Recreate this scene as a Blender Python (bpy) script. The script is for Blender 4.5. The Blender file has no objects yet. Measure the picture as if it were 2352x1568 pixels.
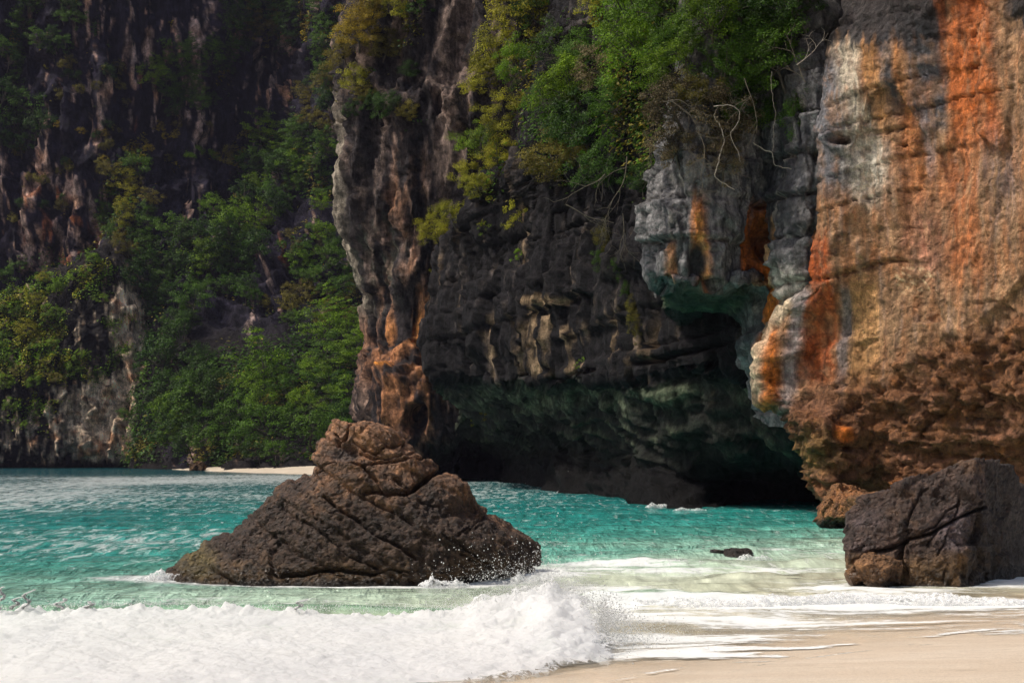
import bpy, math, random
import numpy as np
from mathutils import Vector, Matrix, Quaternion
from mathutils.bvhtree import BVHTree

scene = bpy.context.scene
C = scene.collection
# ------------------------------------------------------------------ camera
F_PX, CX, HY, CAM_H = 3267.0, 1176.0, 1042.0, 2.5      # focal length, centre, eye line (in pixels of a 2352 px wide print), eye height
cam_d = bpy.data.cameras.new('camera')
cam_d.sensor_width = 36.0
cam_d.lens = F_PX / 2352.0 * 36.0
cam_d.shift_y = (HY - 784.0) / 2352.0
cam_d.clip_start = 0.1
cam_d.clip_end = 3000.0
cam = bpy.data.objects.new('camera', cam_d)
cam.location = (0, 0, CAM_H)
cam.rotation_euler = (math.radians(90), 0, 0)
C.objects.link(cam)
scene.camera = cam
# ------------------------------------------------------------------ sky and sun
SUN_EL, SUN_AZ = math.radians(54), math.radians(-92)    # azimuth from +Y towards +X: the sun stands high over the open bay
world = bpy.data.worlds.new('World')
scene.world = world
world.use_nodes = True
wn = world.node_tree
wn.nodes.clear()
sky = wn.nodes.new('ShaderNodeTexSky')
sky.sky_type = 'NISHITA'
sky.sun_disc = False
sky.sun_elevation = SUN_EL
sky.sun_rotation = SUN_AZ
sky.dust_density = 5.0
sky.ozone_density = 1.0
bg = wn.nodes.new('ShaderNodeBackground')
bg.inputs['Strength'].default_value = 0.078
wo = wn.nodes.new('ShaderNodeOutputWorld')
wn.links.new(sky.outputs[0], bg.inputs['Color'])
wn.links.new(bg.outputs[0], wo.inputs['Surface'])
sun_d = bpy.data.lights.new('sun', 'SUN')
sun_d.energy = 2.6
sun_d.angle = math.radians(6.0)
sun_d.color = (1.0, 0.94, 0.85)
sun = bpy.data.objects.new('sun', sun_d)
sun_dir = Vector((math.sin(SUN_AZ) * math.cos(SUN_EL), math.cos(SUN_AZ) * math.cos(SUN_EL), math.sin(SUN_EL)))
sun.rotation_euler = sun_dir.to_track_quat('Z', 'Y').to_euler()
sun.location = (0, 0, 60)
C.objects.link(sun)
vs = scene.view_settings
vs.view_transform = 'Standard'
vs.look = 'None'
vs.exposure = 0.40
vs.gamma = 1.0
vs.use_curve_mapping = False
scene.cycles.use_denoising = True
scene.cycles.max_bounces = 6
scene.cycles.transparent_max_bounces = 12
scene.cycles.use_adaptive_sampling = True
scene.cycles.adaptive_threshold = 0.02

# ------------------------------------------------------------------ numpy noise
_r = np.random.RandomState(7)
_PERM = np.concatenate([_r.permutation(256)] * 3).astype(np.int32)
_G = _r.normal(size=(256, 3)).astype(np.float32)
_G /= np.linalg.norm(_G, axis=1)[:, None]
_V3 = _r.rand(256, 3).astype(np.float32)

def perlin(p, seed=0):
    p = np.asarray(p, np.float32) + np.float32(seed * 17.31)
    i = np.floor(p).astype(np.int32)
    f = p - i
    u = f * f * f * (f * (f * 6 - 15) + 10)
    out = np.zeros(len(p), np.float32)
    a = [(i[:, k] & 255, (i[:, k] + 1) & 255) for k in range(3)]
    for dx in (0, 1):
        wx = u[:, 0] if dx else 1 - u[:, 0]
        hx = _PERM[a[0][dx]]
        for dy in (0, 1):
            wy = wx * (u[:, 1] if dy else 1 - u[:, 1])
            hy = _PERM[hx + a[1][dy]]
            for dz in (0, 1):
                w = wy * (u[:, 2] if dz else 1 - u[:, 2])
                g = _G[_PERM[hy + a[2][dz]]]
                out += w * (g[:, 0] * (f[:, 0] - dx) + g[:, 1] * (f[:, 1] - dy) + g[:, 2] * (f[:, 2] - dz))
    return out * 1.55

def fbm(p, f=1.0, octv=4, gain=0.5, seed=0):
    s, a, t = 0.0, 1.0, 0.0
    p = np.asarray(p, np.float32) * f
    for k in range(octv):
        s = s + a * perlin(p, seed + k * 3)
        t += a
        p = p * 2.03
        a *= gain
    return s / t

def ridged(p, f=1.0, octv=4, gain=0.5, seed=0):
    s, a, t = 0.0, 1.0, 0.0
    p = np.asarray(p, np.float32) * f
    for k in range(octv):
        s = s + a * (1 - np.abs(perlin(p, seed + k * 3)) * 1.6)
        t += a
        p = p * 2.03
        a *= gain
    return s / t

def worley(p, seed=0):
    """distance to the nearest and second nearest feature point, and the nearest cell's hash"""
    p = np.asarray(p, np.float32)
    i = np.floor(p).astype(np.int32)
    f = p - i
    d1 = np.full(len(p), 9.0, np.float32)
    d2 = d1.copy()
    hh = np.zeros(len(p), np.int32)
    for dx in (-1, 0, 1):
        for dy in (-1, 0, 1):
            for dz in (-1, 0, 1):
                h = _PERM[_PERM[_PERM[(i[:, 0] + dx + seed * 7) & 255] + ((i[:, 1] + dy) & 255)] + ((i[:, 2] + dz) & 255)]
                v = _V3[h]
                d = np.sqrt((v[:, 0] + dx - f[:, 0]) ** 2 + (v[:, 1] + dy - f[:, 1]) ** 2 + (v[:, 2] + dz - f[:, 2]) ** 2)
                near = d < d1
                d2 = np.where(near, d1, np.minimum(d2, d))
                hh = np.where(near, h, hh)
                d1 = np.where(near, d, d1)
    return d1, d2, hh

def facets(p, seed=0):
    """broken faces: every cell of a cellular pattern tilts its own way, with sharp edges between"""
    p = np.asarray(p, np.float32)
    i = np.floor(p).astype(np.int32)
    f = p - i
    d1 = np.full(len(p), 9.0, np.float32)
    o = np.zeros(p.shape, np.float32)
    hh = np.zeros(len(p), np.int32)
    for dx in (-1, 0, 1):
        for dy in (-1, 0, 1):
            for dz in (-1, 0, 1):
                h = _PERM[_PERM[_PERM[(i[:, 0] + dx + seed * 7) & 255] + ((i[:, 1] + dy) & 255)] + ((i[:, 2] + dz) & 255)]
                v = f - (_V3[h] + np.array([dx, dy, dz], np.float32))
                d = (v * v).sum(1)
                near = d < d1
                hh = np.where(near, h, hh)
                o = np.where(near[:, None], v, o)
                d1 = np.where(near, d, d1)
    return (o * _G[(hh + 31 * seed) & 255]).sum(1) + 0.5 * (_V3[hh, 1] - 0.5)

def hash1(k, seed=0):
    return _V3[_PERM[(np.asarray(k).astype(np.int64) * 7 + seed * 13) & 255], 0]

def sstep(a, b, x):
    t = np.clip((x - a) / (b - a), 0, 1)
    return t * t * (3 - 2 * t)

def polydist(x, y, pts):
    d = np.full(len(x), 1e9, np.float32)
    for (ax, ay), (bx, by) in zip(pts[:-1], pts[1:]):
        vx, vy = bx - ax, by - ay
        t = np.clip(((x - ax) * vx + (y - ay) * vy) / (vx * vx + vy * vy + 1e-9), 0, 1)
        d = np.minimum(d, np.hypot(x - ax - t * vx, y - ay - t * vy))
    return d

def lin(r, g, b, k=1.0):
    f = lambda c: ((c / 255 + 0.055) / 1.055) ** 2.4 if c > 10 else c / 255 / 12.92
    return np.array([f(r), f(g), f(b)], np.float32) * k

def lay(alb, col, m):
    m = np.clip(m, 0, 1)[:, None]
    return alb * (1 - m) + np.asarray(col, np.float32) * m

# ------------------------------------------------------------------ objects
def link(name, me, mat=None, parent=None, smooth=True):
    o = bpy.data.objects.new(name, me)
    C.objects.link(o)
    if mat is not None and not me.materials:
        me.materials.append(mat)
    if parent is not None:
        o.parent = parent
    if smooth:
        me.polygons.foreach_set('use_smooth', np.ones(len(me.polygons), bool))
    return o

def tag(o, label=None, cat=None, group=None, kind=None):
    if label: o['label'] = label
    if cat: o['category'] = cat
    if group: o['group'] = group
    if kind: o['kind'] = kind
    return o

def thing(name, label, cat, loc=(0, 0, 0), group=None):
    o = bpy.data.objects.new(name, None)
    C.objects.link(o)
    o.location = loc
    o.empty_display_size = 0.3
    return tag(o, label, cat, group)

def mesh_np(name, V, Q, attrs=None):
    me = bpy.data.meshes.new(name)
    V = np.asarray(V, np.float32)
    Q = np.asarray(Q, np.int32)
    k = Q.shape[1]
    me.vertices.add(len(V))
    me.vertices.foreach_set('co', V.ravel())
    me.loops.add(Q.size)
    me.loops.foreach_set('vertex_index', Q.ravel())
    me.polygons.add(len(Q))
    me.polygons.foreach_set('loop_start', np.arange(0, Q.size, k, dtype=np.int32))
    me.update(calc_edges=True)
    for nm, arr in (attrs or {}).items():
        arr = np.asarray(arr, np.float32)
        if arr.ndim == 2:
            at = me.color_attributes.new(nm, 'FLOAT_COLOR', 'POINT')
            at.data.foreach_set('color', np.concatenate([arr, np.ones((len(arr), 1), np.float32)], 1).ravel())
        else:
            at = me.attributes.new(nm, 'FLOAT', 'POINT')
            at.data.foreach_set('value', arr)
    return me

def grid_faces(n, m, wrap=False):
    i = np.arange(n - 1)[:, None]
    j = np.arange(m if wrap else m - 1)[None, :]
    j2 = (j + 1) % m
    a = i * m + j; b = i * m + j2; c = (i + 1) * m + j2; d = (i + 1) * m + j
    return np.stack([a, d, c, b], -1).reshape(-1, 4)

def P(x, y, Y):
    """a point of the place from where it shows in the photograph and how far away it stands"""
    x, y, Y = (np.asarray(v, np.float64) for v in (x, y, Y))
    return np.stack([(x - CX) / F_PX * Y, Y, CAM_H - (y - HY) / F_PX * Y], -1)

def spline(k, v, t):
    """cubic Hermite through v at knots k (axis 0), limited tangents"""
    k = np.asarray(k, float)
    v = np.asarray(v, float)
    s = (v[1:] - v[:-1]) / (k[1:] - k[:-1]).reshape((-1,) + (1,) * (v.ndim - 1))
    m = np.concatenate([s[:1], np.where(s[1:] * s[:-1] > 0, 2 * s[1:] * s[:-1] / (s[1:] + s[:-1] + 1e-12 * np.sign(s[1:] + s[:-1] + 1e-30)), 0), s[-1:]])
    i = np.clip(np.searchsorted(k, t, side='right') - 1, 0, len(k) - 2)
    h = (k[i + 1] - k[i])
    u = (t - k[i]) / h
    sh = (-1,) + (1,) * (v.ndim - 1)
    u = u.reshape(sh); h = h.reshape(sh)
    return ((2 * u**3 - 3 * u**2 + 1) * v[i] + (u**3 - 2 * u**2 + u) * h * m[i] + (-2 * u**3 + 3 * u**2) * v[i + 1] + (u**3 - u**2) * h * m[i + 1])

class Sheet:
    """a rock face lofted through a net of rails; rows run downwards, columns along the face"""
    def __init__(s, net, n, m):
        net = np.array(net, float)
        W = P(net[..., 0], net[..., 1], net[..., 2])
        full = np.concatenate([W, net], -1)
        def knots(a):
            d = np.sqrt((a[1:, :, 3] - a[:-1, :, 3])**2 + (a[1:, :, 4] - a[:-1, :, 4])**2 + (0.35 * F_PX * (a[1:, :, 5] - a[:-1, :, 5]) / a[1:, :, 5])**2)
            return np.concatenate([[0], np.cumsum(d.mean(1) + 1e-3)])
        kr = knots(full)
        a = spline(kr, full, np.linspace(0, kr[-1], n))
        b = np.swapaxes(a, 0, 1)
        kc = knots(np.swapaxes(full, 0, 1))
        b = spline(kc, b, np.linspace(0, kc[-1], m))
        a = np.swapaxes(b, 0, 1)
        s.n, s.m = n, m
        s.W = a[..., :3]
        s.x = a[..., 3].ravel().astype(np.float32)
        s.y = a[..., 4].ravel().astype(np.float32)
        s.p = s.W.reshape(-1, 3).astype(np.float32)
        s.N = s.normals(s.W)
    def normals(s, W):
        dr = np.gradient(W, axis=0)
        dc = np.gradient(W, axis=1)
        N = np.cross(dr, dc)
        N /= np.linalg.norm(N, axis=-1, keepdims=True) + 1e-9
        return N.reshape(-1, 3).astype(np.float32)
    def push(s, d, renorm=False):
        s.p = s.p + s.N * np.asarray(d, np.float32)[:, None]
        if renorm:
            s.N = s.normals(s.p.reshape(s.n, s.m, 3).astype(float))
    def build(s, name, alb, mat):
        me = mesh_np(name, s.p, grid_faces(s.n, s.m), {'albedo': alb})
        return link(name, me, mat)

CLIFF_BVH = []
def add_bvh(sheet, step=3):
    g = sheet.p.reshape(sheet.n, sheet.m, 3)[::step, ::step]
    n, m = g.shape[:2]
    CLIFF_BVH.append(BVHTree.FromPolygons(g.reshape(-1, 3).tolist(), grid_faces(n, m).tolist()))

def hit(x, y):
    """the rock surface seen at a place of the photograph"""
    o = Vector((0, 0, CAM_H))
    d = Vector(((x - CX) / F_PX, 1.0, -(y - HY) / F_PX)).normalized()
    best = None
    for t in CLIFF_BVH:
        loc, nor, _i, dist = t.ray_cast(o, d)
        if loc is not None and (best is None or dist < best[2]):
            best = (loc, nor if nor.dot(d) < 0 else -nor, dist)
    return best

# ------------------------------------------------------------------ materials
def new_mat(name):
    m = bpy.data.materials.new(name)
    m.use_nodes = True
    nt = m.node_tree
    nt.nodes.clear()
    out = nt.nodes.new('ShaderNodeOutputMaterial')
    return m, nt, out

def N(nt, t, **kw):
    n = nt.nodes.new(t)
    for k, v in kw.items():
        if k in n.inputs: n.inputs[k].default_value = v
        else: setattr(n, k, v)
    return n

def noise(nt, vec, scale, detail=6, rough=0.6, dist=0.0):
    n = N(nt, 'ShaderNodeTexNoise', Scale=scale, Detail=detail, Roughness=rough, Distortion=dist)
    nt.links.new(vec, n.inputs['Vector'])
    return n.outputs['Fac']

def mapping(nt, vec, scale):
    m = N(nt, 'ShaderNodeMapping')
    m.inputs['Scale'].default_value = scale
    nt.links.new(vec, m.inputs['Vector'])
    return m.outputs[0]

def maprange(nt, v, a, b, c, d, smooth=True):
    m = N(nt, 'ShaderNodeMapRange')
    if smooth: m.interpolation_type = 'SMOOTHSTEP'
    for i, q in zip((1, 2, 3, 4), (a, b, c, d)): m.inputs[i].default_value = q
    nt.links.new(v, m.inputs[0])
    return m.outputs[0]

def math_n(nt, op, a, b=None):
    m = N(nt, 'ShaderNodeMath', operation=op)
    for i, q in enumerate((a, b)):
        if q is None: continue
        if isinstance(q, (int, float)): m.inputs[i].default_value = q
        else: nt.links.new(q, m.inputs[i])
    return m.outputs[0]

def mixc(nt, f, a, b, mode='MIX'):
    m = N(nt, 'ShaderNodeMix', data_type='RGBA', blend_type=mode)
    for i, q in ((0, f), (6, a), (7, b)):
        if isinstance(q, (int, float)): m.inputs[i].default_value = q
        elif isinstance(q, (tuple, list, np.ndarray)): m.inputs[i].default_value = (*[float(v) for v in q], 1.0)
        else: nt.links.new(q, m.inputs[i])
    return m.outputs[2]

def rock_material(name, grain, streak, bump, pits=0.0, rough=0.85, contrast=(0.55, 1.5), spec=0.3, tide=False):
    """stone: the stain colours of the surface, mottled grain, streaked lichen and fine relief"""
    m, nt, out = new_mat(name)
    b = N(nt, 'ShaderNodeBsdfPrincipled', Roughness=rough)
    b.inputs['Specular IOR Level'].default_value = spec
    at = N(nt, 'ShaderNodeAttribute', attribute_name='albedo')
    pos = N(nt, 'ShaderNodeNewGeometry').outputs['Position']
    n1 = noise(nt, pos, grain, 8, 0.68)
    n2 = noise(nt, mapping(nt, pos, (streak, streak, streak * 0.13)), 1.0, 6, 0.65, 0.6)
    g1 = maprange(nt, n1, 0.3, 0.72, contrast[0], contrast[1])
    g2 = maprange(nt, n2, 0.3, 0.7, contrast[0] + 0.1, contrast[1] - 0.1)
    g = math_n(nt, 'MULTIPLY', g1, g2)
    col = mixc(nt, 1.0, at.outputs['Color'], (1, 1, 1), 'MULTIPLY')
    mul = N(nt, 'ShaderNodeVectorMath', operation='SCALE')
    nt.links.new(at.outputs['Color'], mul.inputs[0])
    nt.links.new(g, mul.inputs['Scale'])
    fine = maprange(nt, noise(nt, pos, grain * 9.0, 4, 0.75), 0.32, 0.68, 0.62, 1.4)
    mul2 = N(nt, 'ShaderNodeVectorMath', operation='SCALE')
    nt.links.new(mul.outputs[0], mul2.inputs[0]); nt.links.new(fine, mul2.inputs['Scale'])
    if tide:                                   # the lowest part is wet: darker and glossy up to an uneven tide line
        sep = N(nt, 'ShaderNodeSeparateXYZ'); nt.links.new(pos, sep.inputs[0])
        zl = math_n(nt, 'ADD', sep.outputs['Z'], math_n(nt, 'MULTIPLY', noise(nt, pos, 1.6, 5, 0.65), 0.5))
        wet = maprange(nt, zl, 0.42, 0.72, 1, 0)
        mul3 = N(nt, 'ShaderNodeVectorMath', operation='SCALE')
        nt.links.new(mul2.outputs[0], mul3.inputs[0]); nt.links.new(maprange(nt, wet, 0, 1, 1.0, 0.55), mul3.inputs['Scale'])
        nt.links.new(maprange(nt, wet, 0, 1, rough, 0.28), b.inputs['Roughness'])
        mul2 = mul3
    nt.links.new(mul2.outputs[0], b.inputs['Base Color'])
    h = noise(nt, pos, grain * 1.7, 10, 0.72)
    if pits:
        v = N(nt, 'ShaderNodeTexVoronoi', Scale=pits)
        w = N(nt, 'ShaderNodeVectorMath', operation='ADD')
        nz = N(nt, 'ShaderNodeTexNoise', Scale=pits * 0.7, Detail=3)
        nt.links.new(pos, nz.inputs['Vector'])
        sc = N(nt, 'ShaderNodeVectorMath', operation='SCALE'); sc.inputs['Scale'].default_value = 1.2 / pits
        nt.links.new(nz.outputs['Color'], sc.inputs[0])
        nt.links.new(pos, w.inputs[0]); nt.links.new(sc.outputs[0], w.inputs[1])
        nt.links.new(w.outputs[0], v.inputs['Vector'])
        h = math_n(nt, 'ADD', h, math_n(nt, 'MULTIPLY', maprange(nt, v.outputs['Distance'], 0.05, 0.6, 0, 1), 0.55))
    bm = N(nt, 'ShaderNodeBump', Strength=0.9, Distance=bump)
    nt.links.new(h, bm.inputs['Height'])
    nt.links.new(bm.outputs[0], b.inputs['Normal'])
    nt.links.new(b.outputs[0], out.inputs['Surface'])
    return m

M_FAR = rock_material('far_limestone', 0.5, 0.8, 1.6, contrast=(0.3, 1.9), spec=0.15)
M_MID = rock_material('dark_limestone', 1.3, 1.6, 0.5, contrast=(0.35, 1.8), spec=0.15)
M_NEAR = rock_material('stained_limestone', 3.4, 3.2, 0.16, pits=4.0, contrast=(0.5, 1.55))
M_ROCK = rock_material('wet_brown_rock', 7.0, 4.0, 0.10, pits=11.0, rough=0.62, contrast=(0.45, 1.6), spec=0.4, tide=True)
# ================================================================== cliffs
def band(v, a, b, soft):
    return sstep(a - soft, a + soft, v) * (1 - sstep(b - soft, b + soft, v))

def spot(x, y, cx, cy, rx, ry, lo=0.6, hi=1.15):
    return 1 - sstep(lo, hi, np.hypot((x - cx) / rx, (y - cy) / ry))

def add_cap(rows, back):
    """the plateau behind the upper edge"""
    top = [(x, y, Y + back) for (x, y, Y) in rows[0]]
    top = [(CX + (x - CX) * Y0 / Y1, HY + (y - HY) * Y0 / Y1, Y1) for (x, y, Y1), (_x, _y, Y0) in zip(top, rows[0])]
    return [top] + rows

# ---- far wall: black karst with pale streaks, and the wooded slope at its foot
xs = [-420, -200, 0, 200, 330, 450, 560, 640, 720, 800, 900, 1080]
def far_row(y, depths):
    return [(x, y, d) for x, d in zip(xs, depths)]
rows = [far_row(-330, [300, 298, 296, 296, 300, 305, 312, 318, 308, 300, 296, 290]),
        far_row(0,    [296, 294, 292, 292, 296, 301, 308, 314, 300, 292, 288, 282]),
        far_row(250,  [292, 290, 288, 288, 293, 298, 304, 304, 292, 284, 280, 272]),
        far_row(430,  [290, 288, 285, 284, 286, 290, 294, 290, 282, 276, 270, 262]),
        far_row(600,  [290, 288, 284, 280, 272, 270, 270, 268, 264, 258, 252, 246]),
        far_row(760,  [290, 288, 284, 278, 262, 252, 248, 244, 240, 236, 232, 228]),
        far_row(920,  [290, 288, 284, 276, 250, 236, 226, 220, 216, 214, 212, 210]),
        far_row(1040, [290, 288, 284, 274, 244, 226, 212, 204, 200, 198, 198, 198]),
        far_row(1068, [290, 288, 284, 272, 240, 220, 204, 196, 192, 190, 190, 190]),
        far_row(1110, [290, 288, 284, 270, 236, 214, 198, 188, 182, 180, 178, 176])]
A = Sheet(add_cap(rows, 60), 350, 330)
q = A.p
s_al = q[:, 0] + q[:, 1] * 0.3
steep = 1 - sstep(640, 820, A.y)
qa = np.stack([s_al, q[:, 1], q[:, 2] * 0.16], -1)
A.push(fbm(qa, 0.035, 3, 0.5, 1) * 7 * (0.4 + 0.6 * steep), True)
qa = np.stack([q[:, 0], q[:, 1], q[:, 2] * 0.14], -1)
fl = ridged(qa, 0.13, 4, 0.55, 5)
A.push((fl - 0.55) * 5.0 * (0.25 + 0.75 * steep))
k1, k2, kh = worley(np.stack([q[:, 0], q[:, 1], q[:, 2] * 0.45], -1) * 0.14, 3)
A.push(facets(q * np.array([1, 1, 0.5], np.float32) * 0.2, 3) * 2.6 * steep + (hash1(kh, 2) - 0.5) * 1.2 * steep + fbm(q, 0.3, 4, 0.55, 9) * 1.3)
x, y = A.x, A.y
xw = x + 9 * fbm(np.stack([x / 30, y / 90, x * 0], -1), 1, 3, 0.5, 21)
sn = fbm(np.stack([xw / 16, y / 110, x * 0 + 3], -1), 1, 5, 0.62, 31)
reg = fbm(np.stack([x / 170, y / 150, x * 0 + 9], -1), 1, 3, 0.5, 41)
black = lin(40, 36, 50, 0.75)  # purplish tint of distant haze mixed into the rock colour
alb = np.tile(black, (len(x), 1))
pale_reg = (0.75 * spot(x, y, 330, 150, 230, 190, 0.2, 1.2) + 0.9 * spot(x, y, 100, 500, 140, 160, 0.4, 1.2) + 0.5 * spot(x, y, 620, 180, 90, 130, 0.3, 1.2)
            + 0.5 * spot(x, y, 800, 380, 60, 130, 0.3, 1.2) + 0.5 * spot(x, y, 600, 620, 150, 90, 0.3, 1.2) + 0.45 * spot(x, y, 420, 420, 60, 60, 0.3, 1.2)
            + 0.6 * spot(x, y, 430, 1030, 60, 60, 0.3, 1.2))
pm = sstep(0.20, 0.36, sn * 1.15 + 0.36 * pale_reg + 0.3 * reg - 0.10)
tone = fbm(np.stack([x / 40, y / 60, x * 0 + 5], -1), 1, 3, 0.5, 51)[:, None]
pale = lin(160, 138, 130) * (1 - sstep(-0.2, 0.5, tone)) + lin(176, 134, 108) * sstep(-0.2, 0.5, tone)
alb = alb * (1 - pm[:, None]) + pale * pm[:, None]
om = sstep(0.15, 0.4, fbm(np.stack([xw / 22, y / 80, x * 0 + 15], -1), 1, 3, 0.5, 61)) * (spot(x, y, 130, 520, 90, 120) + 0.8 * spot(x, y, 650, 590, 60, 50) + 0.5 * spot(x, y, 300, 200, 60, 100))
alb = lay(alb, lin(165, 100, 62), om * 0.9)
shaded_soil = sstep(690, 800, y) * (1 - 0.0)
alb = lay(alb, lin(40, 34, 24, 0.45), shaded_soil * 0.8 * (1 - spot(x, y, 430, 1030, 60, 60, 0.3, 1.2)))  # slope soil, its colour darkened for the shade between crowns
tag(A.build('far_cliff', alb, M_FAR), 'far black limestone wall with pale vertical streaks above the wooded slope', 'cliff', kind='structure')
add_bvh(A, 2)

# ---- the stack: an outcrop standing in the sea before the far wall
cols = [(-460, 900, 1), (-200, 800, 0), (-60, 735, 0), (30, 690, 0), (120, 640, 0), (200, 592, 0), (262, 570, 0), (308, 632, 0), (342, 748, 0), (362, 850, 0)]
rows = []
for t, (dy, push) in enumerate([(0, 10), (0.18, 6), (0.42, 2.5), (0.68, 0.5), (0.86, -0.8), (0.955, 0.2), (0.975, 2.0), (1.0, 3.0)]):
    r = []
    for (cx, ry, _b) in cols:
        yb = 1080
        r.append((cx + (10 if t == 4 else 0) * (cx > 250), ry + (yb - ry) * dy, 254 + push))
    ex = [345, 368, 372, 374, 372, 366, 362, 362][t]
    r[-1] = (min(ex, r[-1][0] + t * 4), r[-1][1], 258 + push)
    r.append((ex - 6, 850 + 230 * dy, 268))
    r.append((ex - 30, 850 + 230 * dy, 282))
    rows.append(r)
top = [(x_, y_ + 6, Y_ + 14) for (x_, y_, Y_) in rows[0]]
B = Sheet([top] + rows, 240, 210)
q = B.p
B.push(fbm(q * np.array([1, 1, 0.5], np.float32), 0.09, 3, 0.5, 2) * 2.4, True)
q = B.p.copy()
fl = ridged(q * np.array([1, 1, 0.22], np.float32), 0.32, 4, 0.55, 6)
lowf = sstep(800, 920, B.y)
B.push((fl - 0.55) * (1.0 + 2.2 * lowf) + fbm(q, 0.55, 4, 0.6, 8) * 0.9)
k1, k2, kh = worley(q * np.array([1, 1, 0.6], np.float32) * 0.35, 4)
B.push((hash1(kh, 5) - 0.5) * 0.6 + facets(q * np.array([1, 1, 0.6], np.float32) * 0.4, 5) * 1.3)
x, y = B.x, B.y
sn = fbm(np.stack([x / 14, y / 60, x * 0 + 2], -1), 1, 5, 0.6, 33)
alb = np.tile(lin(36, 33, 33, 0.9), (len(x), 1))
region = spot(x, y, 305, 750, 60, 150, 0.5, 1.2) * 0.6 + 0.5 * spot(x, y, 260, 960, 150, 120, 0.5, 1.2) + 0.2 * sstep(850, 980, y)
pm = sstep(0.16, 0.4, sn + region)
mott = fbm(q, 0.4, 3, 0.5, 14)[:, None]
alb = alb * (1 - pm[:, None]) + (lin(206, 184, 158) + (lin(202, 150, 112) - lin(206, 184, 158)) * sstep(0, 0.5, mott)) * pm[:, None]
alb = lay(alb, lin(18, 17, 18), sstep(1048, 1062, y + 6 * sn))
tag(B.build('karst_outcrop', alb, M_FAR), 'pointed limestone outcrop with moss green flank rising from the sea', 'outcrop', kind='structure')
add_bvh(B, 2)

# ---- the tall pillar left of the cave
yy = [-330, 0, 150, 250, 380, 500, 600, 700, 780, 850, 920, 1000]
edge = [845, 826, 784, 783, 802, 808, 832, 852, 856, 842, 828, 838]
dep = [142, 141, 140, 138, 137, 138, 139, 140, 140, 138, 136, 137]
rows = []
for t, (y_, e, d) in enumerate(zip(yy, edge, dep)):
    rows.append([(e + 40, y_, d + 45), (e + 5, y_, d + 8), (e, y_, d), (e + 26, y_, d - 3.2), (e + 70, y_, d - 5.5), (935, y_, d - 7), (1000, y_, d - 7.5), (1080, y_, d - 9), (1180, y_, d - 13), (1300, y_, d - 20), (1500, y_, d - 34)])
low = [(y_, e, d) for y_, e, d in [(1050, 838, 137), (1106, 836, 138), (1135, 836, 138)]]
for (y_, e, d), (ya, da) in zip(low, [(1012, 2), (1030, 13), (1108, 22)]):
    rows.append([(e + 40, y_, d + 45), (e + 5, y_, d + 8), (e, y_, d), (e + 26, y_, d - 3.0), (e + 70, y_, d - 5.0), (935, y_, d - 6), (990, (y_ + ya) / 2, d - 6 + da * 0.4), (1080, ya, d - 9 + da), (1180, ya, d - 13 + da), (1300, ya, d - 20 + da), (1500, ya + 30, d - 34 + da)])
Pl = Sheet(add_cap(rows, 40), 400, 225)
q = Pl.p
x, y = Pl.x, Pl.y
# flowing, twisted flutes like melted wax
warp = 1.3 * fbm(q * np.array([1, 1, 0.35], np.float32), 0.09, 3, 0.5, 3)
lean = (q[:, 2] - 20) * 0.10 * sstep(8, 30, q[:, 2])
qa = np.stack([q[:, 0] + warp * 2.2 - lean, q[:, 1] + warp, q[:, 2] * 0.10], -1)
Pl.push(fbm(q * np.array([1, 1, 0.3], np.float32), 0.12, 3, 0.5, 4) * 2.2, True)
fl = ridged(qa, 0.42, 4, 0.58, 7)
Pl.push((fl - 0.55) * 2.1 + fbm(q, 0.8, 4, 0.6, 12) * 0.45)
k1, k2, kh = worley(q * np.array([1, 1, 0.35], np.float32) * 0.5, 9)
Pl.push((hash1(kh, 4) - 0.5) * 0.3 + facets(q * np.array([1, 1, 0.3], np.float32) * 0.6, 9) * 0.55)
for cx_, cy_, rx_, ry_ in ((1010, 235, 14, 34), (1068, 300, 26, 24), (960, 960, 26, 40)):
    Pl.push(-3.0 * spot(x + 4 * fl, y, cx_, cy_, rx_, ry_, 0.5, 1.1))
Pl.push(0.7 * spot(x, y, 905, 875, 34, 28, 0.2, 1.1))
sn = fbm(np.stack([qa[:, 0], qa[:, 1], qa[:, 2] * 0.7], -1), 0.9, 5, 0.6, 35)
alb = np.tile(lin(48, 43, 44), (len(x), 1))
alb = lay(alb, lin(126, 108, 98), sstep(0.02, 0.34, sn + 0.35 * spot(x, y, 1040, 210, 60, 260, 0.3, 1.2) + 0.16 * spot(x, y, 950, 560, 110, 260, 0.3, 1.2)) * 0.85)
alb = lay(alb, lin(158, 108, 74), sstep(-0.12, 0.35, sn + 0.2 * fbm(q, 0.2, 2, 0.5, 17)) * (0.75 * spot(x, y, 930, 470, 60, 180, 0.3, 1.2) + 1.1 * spot(x, y, 940, 830, 110, 240, 0.4, 1.2) + 0.5 * spot(x, y, 1060, 270, 36, 60, 0.3, 1.2) + 0.6 * spot(x, y, 1000, 650, 40, 120, 0.3, 1.2)))
alb = lay(alb, lin(205, 132, 52), sstep(-0.1, 0.2, sn) * (spot(x, y, 908, 858, 34, 14, 0.4, 1.1) + 0.5 * spot(x, y, 960, 760, 46, 70, 0.2, 1.2)))
alb = lay(alb, lin(150, 140, 124), (1 - sstep(2, 11, x - np.interp(y, yy, edge) + 10 * sn)) * band(y, 230, 700, 60) * 0.75)  # light on the outer edge painted as a paler strip
alb = lay(alb, lin(92, 96, 84), sstep(0, 0.3, fbm(qa, 1.3, 3, 0.5, 38)) * band(y, 480, 700, 60) * band(x, 830, 930, 20) * 0.6)
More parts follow.
